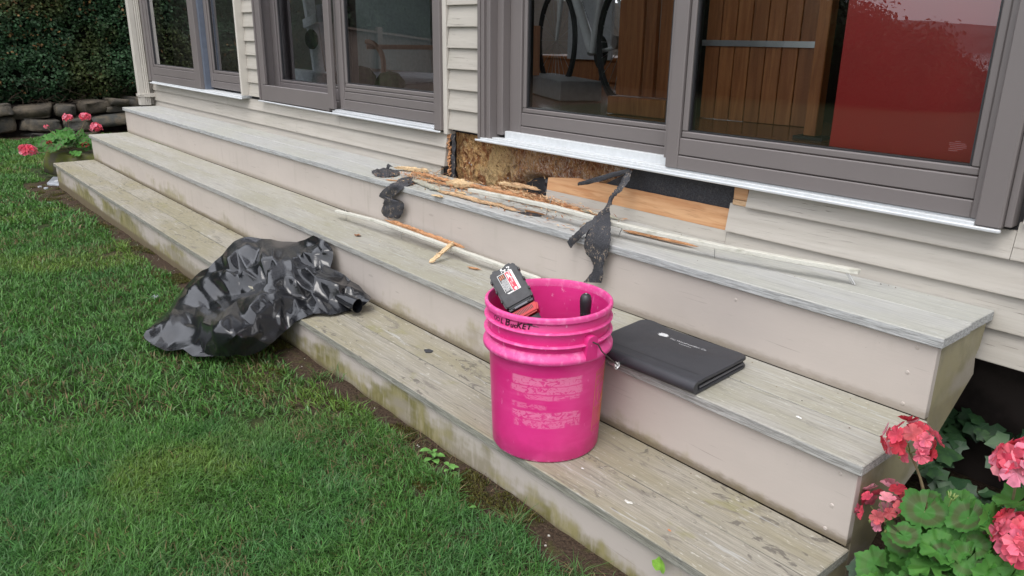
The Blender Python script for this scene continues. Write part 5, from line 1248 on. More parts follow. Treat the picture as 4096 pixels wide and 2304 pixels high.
c = t.mix(t.ramp(n2, .35, .65), (.048,.17,.026), (.095,.26,.045)); c = t.mix(t.rnd(), c, (.042,.145,.026))
zone = t.mul(t.ramp(t.math('ADD', rr_, t.mul(n, .12)), .42, .56), t.ramp(t.math('ADD', rr_, t.mul(n, .12)), .72, .92, 1, 0))
c = t.mix(t.mul(zone, t.ramp(t.rnd(), .4, .9, .05, .65)), c, (.075,.062,.034)); c = t.mix(vein, c, (.12,.21,.07)); c = t.mix(t.ramp(n, .6, .75, 0, .3), c, (.03,.07,.02))
tl = t.new('ShaderNodeBsdfTranslucent'); t.l(c, tl.inputs[0]); mx = t.new('ShaderNodeMixShader'); mx.inputs[0].default_value = .2
t.done(c, .62, n, .35, .001, .3); t.l(t.b.outputs[0], mx.inputs[1]); t.l(tl.outputs[0], mx.inputs[2]); t.l(mx.outputs[0], t.out.inputs['Surface']); M['gleaf'] = t.m
def gleaf_mesh(seed, R=.040):
    rs = random.Random(seed); n = 44; rings = 4; vs = [(0,0,0)]
    for j in range(1, rings+1):
        for i in range(n):
            a = -PI + 2*PI*(i+.5)/n*.965 + .0; lob = 1 + .06*math.cos(a*6)*(j/rings) + .040*math.cos(i*PI)*(j == rings)
            r = R*j/rings*lob*(.96 + .06*rs.random()*(j == rings)); z = R*(.20*(j/rings)**2 + .10*(j/rings)**2*math.cos(a*6+seed) + .05*(j/rings)**3*math.cos(a*13+seed) + .10*(j/rings)**2*math.sin(a*2+seed)*1.3 + .03*rs.uniform(-1,1)*(j == rings))
            vs.append((math.cos(a)*r, math.sin(a)*r, z))
    fs = [(0,1+i,2+i) for i in range(n-1)]
    for j in range(rings-1):
        for i in range(n-1): a = 1+j*n+i; b = a+n; fs.append((a, b, b+1, a+1))
    me = bpy.data.meshes.new('leaf'); me.from_pydata(vs, [], fs); me.shade_smooth(); me.materials.append(M['gleaf']); return me
GL = [gleaf_mesh(k) for k in range(6)]
def place(me, name, par, p, nrm, spin, sc):
    o = bpy.data.objects.new(name, me); link(o); o.parent = par
    q = Vector(nrm).normalized().to_track_quat('Z', 'Y'); o.rotation_euler = (q.to_matrix() @ Matrix.Rotation(spin, 3, 'Z')).to_euler()
    o.location = Vector(p) - par.location; o.scale = (sc, sc, sc*random.uniform(.8,1.3)); return o
def stemto(par, p, q, r=.0016, m=None, bow=.02):
    p, q = Vector(p), Vector(q); mid = (p+q)/2 + Vector((random.uniform(-bow,bow), random.uniform(-bow,bow), 0)); mb = MB()
    mb.tube([p*(1-f)**2 + mid*2*f*(1-f) + q*f*f for f in np.linspace(0,1,8)], [r*1.2]*4+[r]*4, 6); return part('stem', mb, m or M['gstem'], par, smooth=True)
PINK = [(.95,.15,.22), (.96,.22,.31), (.94,.11,.18), (.97,.34,.44), (.95,.18,.27)]
FADED = PINK + PINK + [(.66,.06,.09), (.70,.13,.15), (.92,.38,.48)]
# ---- right geranium
ger = thing('geranium_plant', (.16, .34, -.15), 'coral pink geranium beside the right end of the steps, large scalloped leaves', 'geranium')
rs = random.Random(5)
GP = [(.110,.30,.140), (.181,.30,.165), (.167,.27,.110), (.105,.27,.050), (.153,.24,.045), (.220,.31,.170), (.240,.33,.215), (.270,.28,.125), (.222,.27,.105), (.060,.25,.005), (.085,.21,-.015), (.130,.20,.010), (.19,.21,.055), (.235,.23,.06), (.28,.25,.08), (.145,.33,.115), (.20,.35,.14), (.265,.36,.18), (.30,.33,.15), (.125,.26,.095), (.195,.25,.085), (.25,.26,.10), (.09,.30,.075), (.28,.31,.115)]
for i, p in enumerate(GP):
    nr = (rs.uniform(-.45,.6), -.55 + rs.uniform(-.5,.45), .75 + rs.uniform(-.25,.2)); sc = rs.uniform(.62,1.08) * (.85 if i in (15,16,17,5,6) else 1)
    place(GL[i % 6], 'leaf', ger, p, nr, rs.uniform(0,6), sc); stemto(ger, (.16+rs.uniform(-.03,.03), .36, -.13), p, .0015, M['gstem'], .015)
for i in range(44):
    p = (rs.uniform(.05,.34), rs.uniform(.22,.46), rs.uniform(-.05,.14)); place(GL[i % 6], 'leaf', ger, p, (rs.uniform(-.5,.5), rs.uniform(-.9,0), .7), rs.uniform(0,6), rs.uniform(.55,.95))
def head(par, c, r, n, cols, seed, base, ps=.012, buds=True, flat=.75):
    q = random.Random(seed); mb = MB(); petal_cluster(mb, Vector(c), r, n, cols, q, flat, ps); part('flower_head', mb, M['petal'], par, c)
    c = Vector(c); stemto(par, base, c - Vector((0,0,r*.55)), .0024, M['gstem'], .012)
    mb = MB()
    for k in range(max(6, n//3)):
        a = q.uniform(0, 6.28); e = c + Vector((math.cos(a), math.sin(a), q.uniform(-.3,.3)))*r*.6; mb.tube([c - Vector((0,0,r*.55)), e], .0007, 4, False)
    if buds:
        for k in range(4): a = q.uniform(2, 5.4); e = c + Vector((math.cos(a)*r*.5, math.sin(a)*r*.5, -r*.55)); mb.tube([e, e+Vector((0,0,-.004)), e+Vector((0,0,-.009))], [.001,.0028,.0012], 6)
    part('pedicels', mb, M['gbud'], par, kind='stuff')
head(ger, (.060,.320,.255), .044, 26, FADED, 1, (.10,.34,.12), .0135)
head(ger, (.040,.315,.100), .050, 28, FADED, 2, (.12,.33,.0), .0125, flat=.95)
head(ger, (.232,.320,.292), .038, 30, PINK, 3, (.23,.35,.12), .0165)
head(ger, (.262,.300,.172), .040, 32, PINK, 4, (.25,.33,.02), .0165)
mb = MB()
for k in range(9): a = rs.uniform(0,6.28); e = Vector((.140,.33,.170)) + Vector((math.cos(a), math.sin(a), rs.uniform(0,1)))*.006; mb.tube([e, e+Vector((math.cos(a)*.003, math.sin(a)*.003,.006))], [.0016,.0008], 5)
part('buds', mb, M['gbud'], ger); stemto(ger, (.15,.35,.05), (.140,.33,.170), .0015, M['gbud'])
# ---- ivy ground cover under the stairs' end
def ivy_mesh(seed, s=.022):
    rs = random.Random(seed); pr = [(0,-.42), (-.58,-.62), (-.72,-.22), (-1.0,.10), (-.62,.34), (-.45,.62), (0,1.12), (.45,.62), (.62,.34), (1.0,.10), (.72,-.22), (.58,-.62)]
    vs = [(0,0,.0)] + [(x*s*rs.uniform(.88,1.12), y*s*rs.uniform(.9,1.1), -s*.14*(x*x+y*y) + s*.05*rs.uniform(-1,1)) for x, y in pr]
    me = bpy.data.meshes.new('leaf'); me.from_pydata(vs, [], [(0,1+i,1+(i+1) % 12) for i in range(12)]); me.shade_smooth(); me.materials.append(M['ivy']); return me
t = NT('ivy_leaf'); s = t.sep(); n2 = t.noise(t.co((60,60,60), True), 1, 3); ang = t.math('ARCTAN2', s['X'], s['Y']); vein = t.ramp(t.math('ABSOLUTE', t.math('SINE', t.mul(ang, 2.5))), 0, .09, .55, 0)
c = t.mix(t.rnd(), (.014,.045,.018), (.034,.085,.026)); c = t.mix(t.ramp(n2, .4, .65), c, (.02,.05,.022)); c = t.mix(vein, c, (.07,.12,.06)); M['ivy'] = t.done(c, .5, n2, .2, .001, .35)
IV = [ivy_mesh(k) for k in range(5)]
ivy = thing('ivy', (.2, .7, -.15), 'dark green ivy covering the ground under the cut end of the steps', 'ivy')
k = 0; rs = random.Random(8)
while k < 290:
    x, y = rs.uniform(-.28,.38), rs.uniform(.10,1.0)
    if y < .34 and x > .16: continue
    if x < .012 and y < .70: continue
    z = -.135 + .135*sst(.35, .85, y) + .05*noise.noise((x*6, y*6, 0)) + rs.uniform(0,.045); z = float(z)
    place(IV[k % 5], 'leaf', ivy, (x, y, z), (rs.uniform(-.1,.7), rs.uniform(-.9,.1), 1), rs.uniform(0,6), rs.uniform(.9,1.7)); k += 1
for (x, y, z, s_) in [(.035,.225,-.045,1.2), (.06,.24,-.05,1.3), (.03,.26,-.02,1.1), (.075,.20,-.075,1.2), (.045,.18,-.075,1.25), (.02,.19,-.08,1.1), (.09,.28,-.03,1.2), (.05,.30,.0,1.1), (.02,.30,-.03,1.2), (.10,.17,-.09,1.2), (.03,.14,-.11,1.3), (.055,.12,-.11,1.2)]:
    place(IV[int(x*1000) % 5], 'leaf', ivy, (x, y, z), (rs.uniform(-.1,.5), -.7, .8), rs.uniform(0,6), s_)
mb = MB()
for i in range(26):
    p = Vector((rs.uniform(.02,.4), rs.uniform(.15,.9), -.12)); pts = [p]
    for j in range(4): pts.append(pts[-1] + Vector((rs.uniform(-.05,.05), rs.uniform(-.05,.05), rs.uniform(-.01,.03))))
    mb.tube(pts, .0012, 4, False)
part('vines', mb, M['branch'], ivy, kind='stuff')
# bright leaf under the nosing of the bottom step
mb = MB(); pr = [(0,-.012), (-.008,-.016), (-.015,-.006), (-.017,.006), (-.010,.010), (-.004,.020), (.006,.015), (.014,.013), (.018,.001), (.013,-.010), (.006,-.014)]
mb.add([(-.238+x*1.0, -.004 - .008*abs(x)/.018, -.040+z) for x, z in [(0,0)]+pr], [(0,1+i,1+(i+1) % 11) for i in range(11)])
solo('ivy_leaf', mb, m_plain('fresh_green_leaf', (.22,.42,.06), .45, .2, 90), 'single bright green ivy leaf against the lowest riser', 'leaf', (-.238,0,-.04))

# ---- left geranium in its mossy trough
tr = thing('planter', (-6.55, .21, -.19), 'low mossy stone trough at the far left end of the steps', 'planter')
t = NT('mossy_stone'); n1 = t.noise(t.co((9,9,9)), 1, 5, .65); c = t.mix(t.ramp(n1, .38, .6), (.075,.07,.05), (.085,.095,.025)); M['mossy'] = t.done(c, .95, n1, .9, .01, .1)
stone(.08, .42, -.21, .035, 50, -6.42, tr, M['mossy'], .24)
mb = MB(); mb.box(-6.78, -6.40, .10, .40, .0, .03)
g2 = thing('geranium_plant', (-6.5, .22, .03), 'small pink geranium growing in the mossy trough left of the steps', 'geranium')
rs = random.Random(15)
for i in range(60):
    a = rs.uniform(0,6.28); r = rs.random()**.6; y = .185 + .21*r*math.cos(a); x = -6.52 + .22*r*math.sin(a); z = .06 + .10*(1-r) + rs.uniform(-.03,.05)
    place(GL[i % 6], 'leaf', g2, (x, y, z), (rs.uniform(0,.9), rs.uniform(-.9,.1), .7), rs.uniform(0,6), rs.uniform(.75,1.25))
for (c, r, n_, cols, sd, ps) in [((-6.40,-.115,.075), .052, 34, PINK, 31, .018), ((-6.45,.20,.300), .034, 20, PINK, 32, .014), ((-6.45,.325,.300), .034, 20, PINK, 33, .014), ((-6.42,.385,.215), .040, 24, PINK, 34, .015), ((-6.50,.055,.235), .015, 6, PINK, 35, .009)]:
    head(g2, c, r, n_, cols, sd, (-6.5, .2, .05), ps, False)
RED = [(.30,.03,.03), (.42,.05,.05)]
for (c, r, sd) in [((-6.38,.035,.125), .022, 36), ((-6.33,.27,.095), .030, 37)]: head(g2, c, r, 16, RED, sd, (-6.5,.2,.05), .006, False)
# ---- slate and pebbles by the left corner
def flat_stone(name, lab, pts, z, th, m, cat):
    cx = sum(p[0] for p in pts)/len(pts); cy = sum(p[1] for p in pts)/len(pts); mb = MB(); mb.prism_z(pts, z, z+th); return solo(name, mb, m, lab, cat, (cx, cy, z), bevel=.003)
sl = m_plain('grey_slate', (.30,.32,.35), .55, .2, 14, .4)
flat_stone('slate_slab', 'pale grey slate slab on the soil at the left corner of the bottom step', [(-6.62,.055), (-6.35,-.035), (-6.22,.010), (-6.18,.085), (-6.42,.13), (-6.62,.10)], -.196, .02, sl, 'slate')
flat_stone('flat_pebble', 'pale pebble lying on the grey slate slab', [(-6.38,.03), (-6.34,.015), (-6.31,.03), (-6.32,.055), (-6.36,.06)], -.1755, .012, m_plain('pale_pebble', (.42,.43,.44), .6), 'pebble')
for i, (x, y) in enumerate([(-6.25,-.10), (-6.12,-.08), (-5.55,-.16), (-2.95,-.20)]):
    flat_stone('flat_pebble', ['pale pebble in the soil just below the slate slab', 'small round pebble between slate slab and riser', 'pale pebble in the soil strip near the left end', 'tiny pebble in the soil strip left of the bin bag'][i], [(x-.022,y), (x-.005,y-.016), (x+.02,y-.008), (x+.018,y+.012), (x-.008,y+.016)], float(gz(x,y))-.004, .014, sl, 'pebble')
# ---- weeds and grass tufts at the foot of the riser
def weed(lab, x, y, s, n, seed, col=(.10,.24,.05)):
    rs = random.Random(seed); z0 = float(gz(x, y)); r = thing('weed', (x, y, z0), lab, 'weed'); m = m_plain('weed_leaf', col, .5, .2, 70) if 'weed_leaf' not in bpy.data.materials else bpy.data.materials['weed_leaf']
    for i in range(n):
        a = i*2.4 + rs.uniform(-.3,.3); l = s*rs.uniform(.6,1.1); w_ = l*.30; up = rs.uniform(.35,.9); mb = MB(); hb = s*.9*i/n
        d = Vector((math.cos(a), math.sin(a), 0)); b = Vector((-d.y, d.x, 0)); P = Vector((x, y, z0 + hb))
        rows = [(0,.10,.0), (.25,.6,.20), (.5,1,.30), (.8,.7,.28), (1,.05,.2)]
        vs = []
        for f, ww, hh in rows: c = P + d*l*f + Vector((0,0,1))*l*hh*up*1.6; vs += [c - b*w_*ww + Vector((0,0,.1*w_*ww)), c, c + b*w_*ww + Vector((0,0,.1*w_*ww))]
        fs = [(3*j+k, 3*j+k+1, 3*j+k+4, 3*j+k+3) for j in range(4) for k in range(2)]
        mb.add(vs, fs); part('leaf', mb, m, r, smooth=True)
    mb = MB(); mb.tube([(x,y,z0-.01), (x,y,z0+s*.9)], .0013, 5); part('stem', mb, m, r)
weed('leafy green weed at the foot of the riser left of the bucket', -.985, -.045, .034, 8, 1)
weed('smaller leafy weed just right of the first one at the riser', -.900, -.050, .028, 6, 2)
weed('tiny seedling in the soil gap below the bucket', -.73, -.115, .018, 4, 3)
def tuft(lab, x, y, n, l, seed):
    rg = np.random.default_rng(seed); P = np.stack([x + rg.normal(0,.012,n), y + rg.normal(0,.010,n), np.full(n, 0.)], 1); P[:,2] = gz(P[:,0], P[:,1])
    c = hue((.075,.165,.04), n, .35); c[rg.random(n) < .2] = (.20,.15,.07)
    me = fast_mesh('blades', *blades(P, l*rg.uniform(.5,1.3,n), rg.uniform(.0016,.003,n), c, 1.15)); me.materials.append(M['grass'])
    o = bpy.data.objects.new('grass_tuft', me); link(o); return tag(o, lab, 'grass tuft')
tuft('spiky grass tuft by the riser below the bucket', -.615, -.065, 90, .045, 1)
tuft('small grass tuft in the soil strip midway along the lawn edge', -1.24, -.095, 60, .038, 2)
tuft('grass tuft at the riser just right of the bin bag', -1.66, -.045, 46, .050, 3)
tuft('light tuft in the soil between bin bag and weeds', -1.10, -.105, 60, .032, 4)
tuft('thin grass tuft at the lower right of the soil strip', -.40, -.075, 40, .040, 5)
tuft('few tall blades at the riser behind the bin bag hem', -1.60, -.018, 12, .075, 6)
tuft('low tuft in the soil strip near the far corner', -3.9, -.14, 60, .035, 7)

# ================================================================== BEHIND THE GLASS
wcol = m_wood('warm_cedar', (.32,.11,.032), (.47,.185,.06), .8, .45, 'Z', .1)
wdark = m_wood('dark_cedar', (.26,.09,.028), (.39,.15,.05), .8, .45, 'Z', .1)
steel = m_plain('steel_band', (.50,.52,.53), .3, .1, 10, .05, .8)
rb = MB(); rb.box(-.573, .35, 1.05, 1.075, .601, 2.4); solo('red_board', rb, m_plain('red_panel', (.43,.014,.010), .40, .1, 2.5, .03), 'large glossy red board standing behind the right pane', 'board', (-.1,1.06,.6), bevel=.002)
mb = MB(); mb.box(-1.745,.9,2.35,2.40,.601,2.9); part('added_light_block', mb, m_plain('dark_brown_light_block', (.035,.02,.012), .8), house)  # dark sheet added to block back-room light in the gaps by the planks
pl = thing('plank_door', (-1.45, 2.0, .60), 'reddish vertical plank door with a steel strap behind the right pane', 'plank door')
a_, b_ = Vector((-1.735,1.985)), Vector((-1.215,2.035)); n = 7
for i in range(n):
    p, q = a_.lerp(b_, i/n + .004), a_.lerp(b_, (i+1)/n - .004); mb = MB(); mb.prism_z([(p.x,p.y), (q.x,q.y), (q.x,q.y+.02), (p.x,p.y+.02)], .6015, 2.5); part('plank', mb, wcol if i % 3 else wdark, pl, bevel=.002)
mb = MB(); mb.prism_z([(-1.76,1.968), (-1.16,2.025), (-1.16,2.031), (-1.76,1.974)], .925, .950); part('strap', mb, steel, pl)
mb = MB(); mb.box(-1.80,-1.745,1.93,2.02,.6,2.5); part('post', mb, M['dark'], pl)
mb = MB(); mb.box(-1.02,-.972,1.68,1.73,.612,2.5); mb.v = mb.v; o_ = solo('cedar_post', mb, wcol, 'square cedar post on its foot between plank door and red board', 'post', (-1,1.7,.6), bevel=.003)
mb = MB(); mb.box(-1.05,-.93,1.66,1.74,.6005,.6115); part('foot', mb, M['gasket'], o_)
cb = thing('cedar_cabinet', (-2.0, 1.85, .60), 'tall cedar board cabinet side standing behind the left pane', 'cabinet')
for (x0, x1, y) in ((-2.105,-1.955,1.80), (-1.950,-1.885,1.81), (-1.880,-1.775,1.83)):
    mb = MB(); mb.box(x0, x1, y, y+.03, .69, 2.5); part('board', mb, wcol if x0 < -2 else wdark, cb, bevel=.003)
mb = MB(); mb.box(-2.13,-1.77,1.77,1.86,.603,.685); part('plinth', mb, wcol, cb, bevel=.004)
# bicycle leaning in the room
bk = thing('bicycle', (-2.5, 2.3, .60), 'white framed bicycle standing indoors behind the left pane', 'bicycle')
ax_ = Vector((-2.42,2.18,.93)); dr = Vector((-.93,.36,0)).normalized(); dn = Vector((-dr.y, dr.x, 0)); up = Vector((0,0,1))
bf = m_plain('white_bike_paint', (.50,.52,.52), .25, .05); blk = m_plain('black_rubber_tyre', (.012,.012,.013), .6)
def wheel(c):
    w0 = bpy.data.objects.new('wheel', None); link(w0); w0.parent = bk; w0.location = c - bk.location; w0.empty_display_size = .1
    for nm, R_2, r_, m in (('tyre', .318, .014, blk), ('rim', .292, .010, blk)):
        mb = MB(); vs = []; N1, N2 = 48, 8
        for i in range(N1):
            a = 2*PI*i/N1
            for k in range(N2): b = 2*PI*k/N2; R2 = R_2 + r_*math.cos(b); vs.append(c + dr*R2*math.cos(a) + up*R2*math.sin(a) + dn*r_*math.sin(b))
        mb.add(vs, [(i*N2+k, i*N2+(k+1) % N2, ((i+1) % N1)*N2+(k+1) % N2, ((i+1) % N1)*N2+k) for i in range(N1) for k in range(N2)]); part(nm, mb, m, w0, smooth=True)
    mb = MB()
    for i in range(20): a = 2*PI*i/20; mb.tube([c, c + dr*.285*math.cos(a) + up*.285*math.sin(a)], .0015, 4, False)
    part('spokes', mb, steel, w0)
wheel(ax_); bb = ax_ + dr*.40 - up*.06
wheel(ax_ + dr*.98)
def tb(nm, p, q, r0, r1, m): mb = MB(); mb.tube([p, q], [r0, r1], 12); return part(nm, mb, m, bk, smooth=True)
tb('seat_tube', bb, bb - dr*.15 + up*.52, .024, .018, bf); tb('down_tube', bb, bb + dr*.42 + up*.46, .032, .026, bf); tb('top_tube', bb - dr*.13 + up*.50, bb + dr*.40 + up*.56, .018, .018, bf)
tb('chain_stay', bb - dn*.03, ax_ - dn*.06, .012, .008, bf); tb('seat_stay', ax_ - dn*.06, bb - dr*.14 + up*.46, .008, .010, bf); tb('fork', ax_ + dr*.98, bb + dr*.46 + up*.52, .012, .02, bf)
mb = MB(); mb.tube([bb - dn*.055, bb - dn*.050], .095, 28); part('chainring', mb, blk, bk); tb('crank', bb - dn*.07, bb - dn*.08 - up*.16 + dr*.05, .010, .008, blk)
tb('hub', ax_ - dn*.055, ax_ + dn*.055, .035, .035, steel)
vs, fs = text_mesh('cervelo', .05); dt = (dr*.42 + up*.46).normalized(); so_ = (dt.cross(dn)).normalized()
for sgn in (-1,):
    mb = MB(); c0 = bb + (dr*.42 + up*.46)*.5 - dn*.032; mb.add([tuple(c0 + dt*x + so_*y*(-1)) for x, y, z in vs], fs); part('lettering', mb, blk, bk)
# other things in the room
mb = MB(); mb.box(-4.35,-3.86,3.6,3.63,.78,1.9); solo('white_board', mb, m_plain('white_panel', (.46,.48,.50), .6), 'pale board standing against the room behind the bicycle', 'board', (-4.1,3.6,.78))
ch = thing('chest', (-4.2, 3.9, .6), 'low cedar chest behind the bicycle', 'chest'); mb = MB(); mb.box(-4.9,-3.3,3.65,4.2,.601,.77); part('body', mb, wdark, ch, bevel=.01); mb = MB(); mb.box(-4.95,-3.25,3.64,4.22,.772,.80); part('lid', mb, wcol, ch, bevel=.005)
mb = MB(); mb.bar((-3.6,2.6,.66), (-2.7,2.15,.66), .25, .11); solo('shallow_box', mb, m_plain('grey_card', (.20,.20,.20), .7), 'shallow grey box on the floor left of the bicycle wheel', 'box', (-3.1,2.4,.6), bevel=.004)
# middle door: curtain, white chair, rattan chair, bags
mb = MB(); mb.grid(lambda u, v: (-4.79+.44*u, 1.16 + .028*math.sin(u*26) + .01*math.sin(u*61), .615 + 1.9*v), 70, 3); solo('curtain', mb, m_plain('dark_brown_curtain', (.030,.020,.022), .9, .2, 60), 'dark brown curtain hanging at the left of the middle door', 'curtain', (-4.6,1.16,.6), smooth=True)
wc = thing('folding_chair', (-4.9, 1.7, .6), 'white folding chair frame seen through the screen door', 'chair'); wm = m_plain('white_paint', (.80,.83,.88), .5)
for nm, p, q, w_ in (('leg',(-5.02,1.62,1.20),(-4.87,1.60,.64),.075), ('leg',(-4.78,1.60,1.15),(-4.70,1.62,.62),.065), ('rail',(-5.0,1.60,1.02),(-4.78,1.60,1.06),.09), ('rail',(-5.3,1.55,.655),(-4.66,1.58,.645),.12), ('leg',(-5.1,1.9,1.0),(-5.22,1.95,.62),.04)):
    mb = MB(); mb.bar(p, q, w_, w_*.7); part(nm, mb, wm, wc, bevel=.003)
mb = MB(); mb.lathe([(.0001,-.03),(.05,-.028),(.068,-.01),(.068,.01),(.05,.028),(.0001,.03)], 20); mb.xf(Matrix.Translation((-4.84,1.54,.915)) @ Matrix.Rotation(PI/2, 4, 'X')); part('pad', mb, blk, wc, smooth=True)
mb = MB(); mb.box(-6.2,-4.6,1.1,3.4,.601,.612); solo('floor_mat', mb, m_plain('pale_rug', (.34,.36,.40), .95, .2, 20), 'pale rug on the floor behind the middle door', 'rug', (-5.4,2.2,.6))
rc_ = thing('rattan_chair', (-4.55, 2.2, .6), 'rattan armchair in the dim room behind the middle door', 'chair'); rm = m_plain('rattan', (.30,.17,.09), .5)
def arc(c, a0, a1, r0, r1, rad): return [Vector(c) + Vector((math.cos(a)*r0, .04*math.sin(a*2), math.sin(a)*r1)) for a in np.linspace(a0, a1, 12)], rad
for nm, (P_1, r1) in (('arm', arc((-5.05,2.1,.60), 0, PI/2, .22, .30, .020)), ('seat_rail', ([Vector((-5.05,2.1,.86)), Vector((-4.9,2.5,.86)), Vector((-4.6,2.9,.86))], .018)), ('leg', ([Vector((-4.60,2.9,.61)), Vector((-4.6,2.9,.90))], .018))):
    mb = MB(); mb.tube(P_1, r1, 8); part(nm, mb, rm, rc_, smooth=True)
gm = m_plain('green_fabric', (.03,.07,.02), .9, .4, 30)
for i, (x, y, s_, l_) in enumerate([(-4.62,1.80,.11,'round green cushion on the floor, nearer the middle of the pane'), (-4.05,1.70,.10,'round green cushion beside the door frame')]):
    mb = MB(); mb.lathe([(.0001,s_*1.25),(s_*.6,s_*1.1),(s_,s_*.6),(s_*1.05,s_*.3),(s_*.8,0)], 20, (x,y,.601)); solo('cushion', mb, gm, l_, 'cushion', (x,y,.6), smooth=True)
mb = MB(); mb.box(-4.98,-4.78,1.76,1.80,.62,.70); solo('white_box', mb, wm, 'small white box behind the lower left corner of the middle pane', 'box', (-4.9,1.8,.6), bevel=.003)
mb = MB(); mb.box(-3.64,-3.34,2.0,2.4,.60,1.02); o_ = solo('drawer_unit', mb, wcol, 'small cedar drawer unit at the right edge of the middle pane', 'drawers', (-3.5,2.2,.6), bevel=.004)
for z in (.72,.85,.97): mb = MB(); mb.box(-3.62,-3.36,1.992,1.999,z-.05,z+.05); part('drawer', mb, wdark, o_, bevel=.003)
# left window: pale blind and a low shelf
mb = MB(); mb.box(-6.25,-4.9,2.6,2.65,.66,2.5); solo('pale_screen', mb, m_plain('pale_green_panel', (.24,.28,.27), .8), 'pale grey green panel standing inside the left window', 'panel', (-5.6,2.6,.66))
mb = MB(); mb.box(-4.75,-4.62,1.05,1.1,.61,.66); solo('small_box', mb, wm, 'tiny white box on the window ledge inside', 'box', (-4.7,1.07,.61))

# ================================================================== OPPOSITE THE HOUSE (mirrored in the panes)
fence = thing('fence', (-14, -7, -.3), 'low brown plank fence across the lawn, mirrored in the door glass', 'fence')
fm = m_wood('weathered_brown_fence', (.13,.095,.075), (.20,.15,.12), .5, .8, 'Z', .3)
pa, pb = Vector((-13.8,-3.6)), Vector((-14.2,-9.5)); npk = 40
for i in range(npk):
    p, q = pa.lerp(pb, i/npk), pa.lerp(pb, (i+.97)/npk); z1 = 1.18 - .62*i/npk
    mb = MB(); mb.prism_z([(p.x,p.y), (q.x,q.y), (q.x-.03,q.y), (p.x-.03,p.y)], -.3, z1); part('plank', mb, fm, fence)
for i in (0, 14, 27, 39):
    p = pa.lerp(pb, i/npk); z1 = 1.3 - .62*i/npk; mb = MB(); mb.box(p.x+.005, p.x+.11, p.y-.06, p.y+.05, -.3, z1); part('post', mb, fm, fence, bevel=.01)
mb = MB(); mb.bar((pa.x+.03,pa.y,1.20), (pb.x+.03,pb.y,.58), .10, .04); part('top_rail', mb, fm, fence)
M['tree_leaf'] = m_leafy('tree_leaves', .6, .2, 1, .2)
def tree(name, lab, x, y, h, rx, ry, nleaf, col, seed, cat='tree', z0=None, s=(.03,.055), trunk=True, zc=.55, flat=1.0):
    z0 = float(gz(x, y)) if z0 is None else z0; r = thing(name, (x, y, z0), lab, cat); rg = np.random.default_rng(seed)
    n = nleaf; cl = 26; cc = rg.normal(size=(cl, 3)); cc /= np.linalg.norm(cc, axis=1)[:, None]; cc *= rg.uniform(.45, .95, (cl, 1)); k = rg.integers(0, cl, n)
    P = cc[k] + rg.normal(size=(n, 3)) * .17; rad = np.linalg.norm(P, axis=1)[:, None] + 1e-6; N = P / rad; rz = h*(1-zc) if trunk else h*.55
    P = P * np.array([rx, ry, rz]) + np.array([x, y, z0 + (h*zc if trunk else h*.45)]); P[:, 2] = np.maximum(P[:, 2], z0 + .03)
    cb_ = hue(col, cl, .35)[k] * rg.uniform(.7, 1.3, (n, 1))
    me = fast_mesh('crown', *leaf_cloud(P, N, rg.uniform(*s, n), cb_, .5)); part('crown', me, M['tree_leaf'], r, (0,0,0))
    mb = MB(); mb.tube([(x,y,z0-.2), (x+.1,y,z0+h*.3), (x,y+.1,z0+h*.62)], [h*.035,h*.025,h*.012], 8)
    for j in range(7): a = j*2.4; b = (x, y, z0+h*(.25+.05*j)); mb.tube([b, (x+math.cos(a)*rx*.6, y+math.sin(a)*ry*.6, z0+h*(.42+.07*j))], [h*.012, h*.004], 5)
    part('trunk', mb, M['branch'], r)
    return r
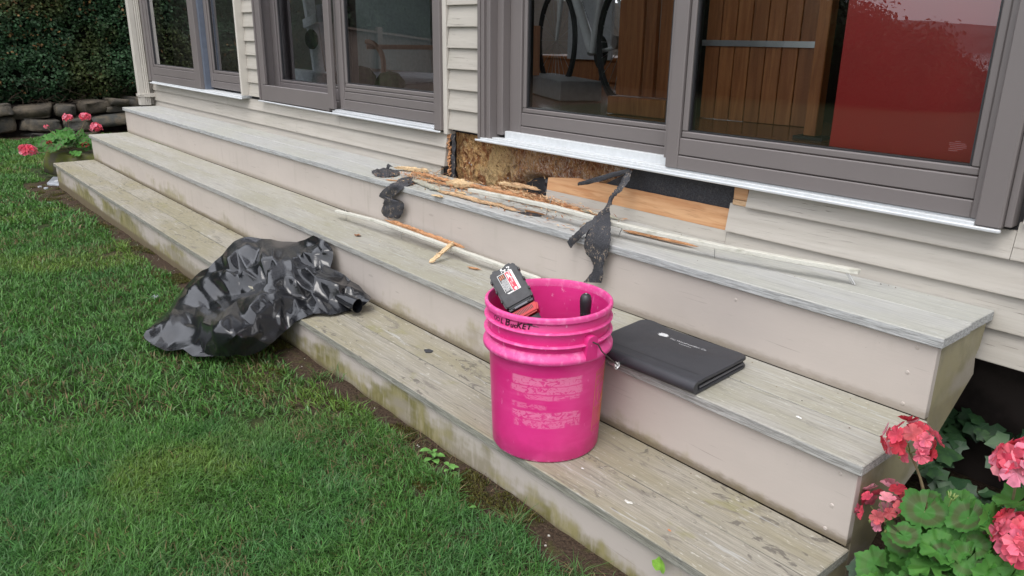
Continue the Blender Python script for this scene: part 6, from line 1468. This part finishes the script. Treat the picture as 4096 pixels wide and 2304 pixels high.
def tall_hedge(lab, pa, pb, h0, h1, th, seed, n, z0=-.4):
    """clipped evergreen screen between two points, height running from h0 to h1"""
    r = thing('hedge', (pa[0], pa[1], z0), lab, 'hedge'); rg = np.random.default_rng(seed)
    A, B = np.array(pa), np.array(pb); d = (B-A)/np.linalg.norm(B-A); nr = np.array([-d[1], d[0]]); nr = nr if nr @ (np.array([0,1.]) - (A+B)/2) > 0 else -nr
    f = rg.random(n); H = h0 + (h1-h0)*f + (vnoise(f*9, f*0+seed, 1.3, seed, 3) - .5)*.9; H = np.maximum(H, .5); v = rg.random(n)**.8; top = rg.random(n) < .25; v[top] = 1 + np.abs(rg.normal(0, .03, top.sum()))
    z = z0 + H*v; off = th*.5 + (vnoise(f*14, z, 1.1, seed+3, 3) - .5)*.7 - np.abs(rg.normal(0, .1, n)); off[top] = rg.uniform(-th/2, th/2, top.sum())
    P = np.stack([A[0] + (B-A)[0]*f + nr[0]*off, A[1] + (B-A)[1]*f + nr[1]*off, z], 1); N = np.tile(np.array([nr[0]*.8, nr[1]*.8, .6]), (n, 1))
    me = fast_mesh('foliage', *leaf_cloud(P, N, rg.uniform(.035, .075, n), hue((.026,.050,.022), n, .5), .6)); part('foliage', me, M['tree_leaf'], r, (0,0,0), kind='stuff')
    mb = MB(); K = 24; q = []
    for k in range(K+1):
        f = k/K; Hk = max(.4, float(h0 + (h1-h0)*f + (vnoise(np.array(f*9), np.array(seed*1.0), 1.3, seed, 3) - .5)*.9)) - .12; c = A + (B-A)*f
        for sg in (-1, 1): e = c + nr*sg*th*.32; q += [(e[0], e[1], z0-.3), (e[0], e[1], z0+Hk)]
    fs = []
    for k in range(K): b = k*4; fs += [(b,b+4,b+5,b+1), (b+2,b+3,b+7,b+6), (b+1,b+5,b+7,b+3)]
    mb.add(q, fs + [(0,1,3,2), (K*4,K*4+2,K*4+3,K*4+1)]); part('hedge_core', mb, bpy.data.materials['hedge_shade'], r)
tall_hedge('tall evergreen screen along the far edge of the lawn', (-18.5,-13.4), (-8.5,-12.7), 6.5, 2.6, 1.6, 3, 60000)
tall_hedge('tall evergreen screen behind the low plank fence', (-15.3,-2.2), (-18.0,-13.0), 5.2, 6.5, 1.4, 4, 50000)
for i, (x, y, h, rx, ry, lab) in enumerate([(-7.7,-12.5,2.05,1.15,1.1,'rounded shrub mirrored at the left of the red board'), (-6.45,-12.4,1.52,1.10,1.0,'wide low shrub mirrored across the red board'), (-5.85,-12.3,1.26,.72,.9,'third shrub of the row, before the open water'), (-5.1,-12.2,.62,.42,.6,'lowest small shrub at the end of the row before the water')]):
    r = tree('shrub', lab, x, y, h, rx, ry, 16000, (.030,.050,.020), 200+i, 'shrub', s=(.03,.065), trunk=False)
    mb = MB(); bm = bmesh.new(); bmesh.ops.create_icosphere(bm, subdivisions=3, radius=1); z0 = float(gz(x, y))
    vs = [tuple(Vector((x, y, z0+h*.42)) + Vector((v.co.x*rx*.72, v.co.y*ry*.72, v.co.z*h*.42))*(1+.25*noise.noise(v.co*2+Vector((i,0,0))))) for v in bm.verts]; fs = [tuple(v.index for v in f.verts) for f in bm.faces]; bm.free()
    mb.add(vs, fs); part('dark_shade_core', mb, bpy.data.materials['hedge_shade'], r)  # solid dark core, coloured as the shade between the leaves
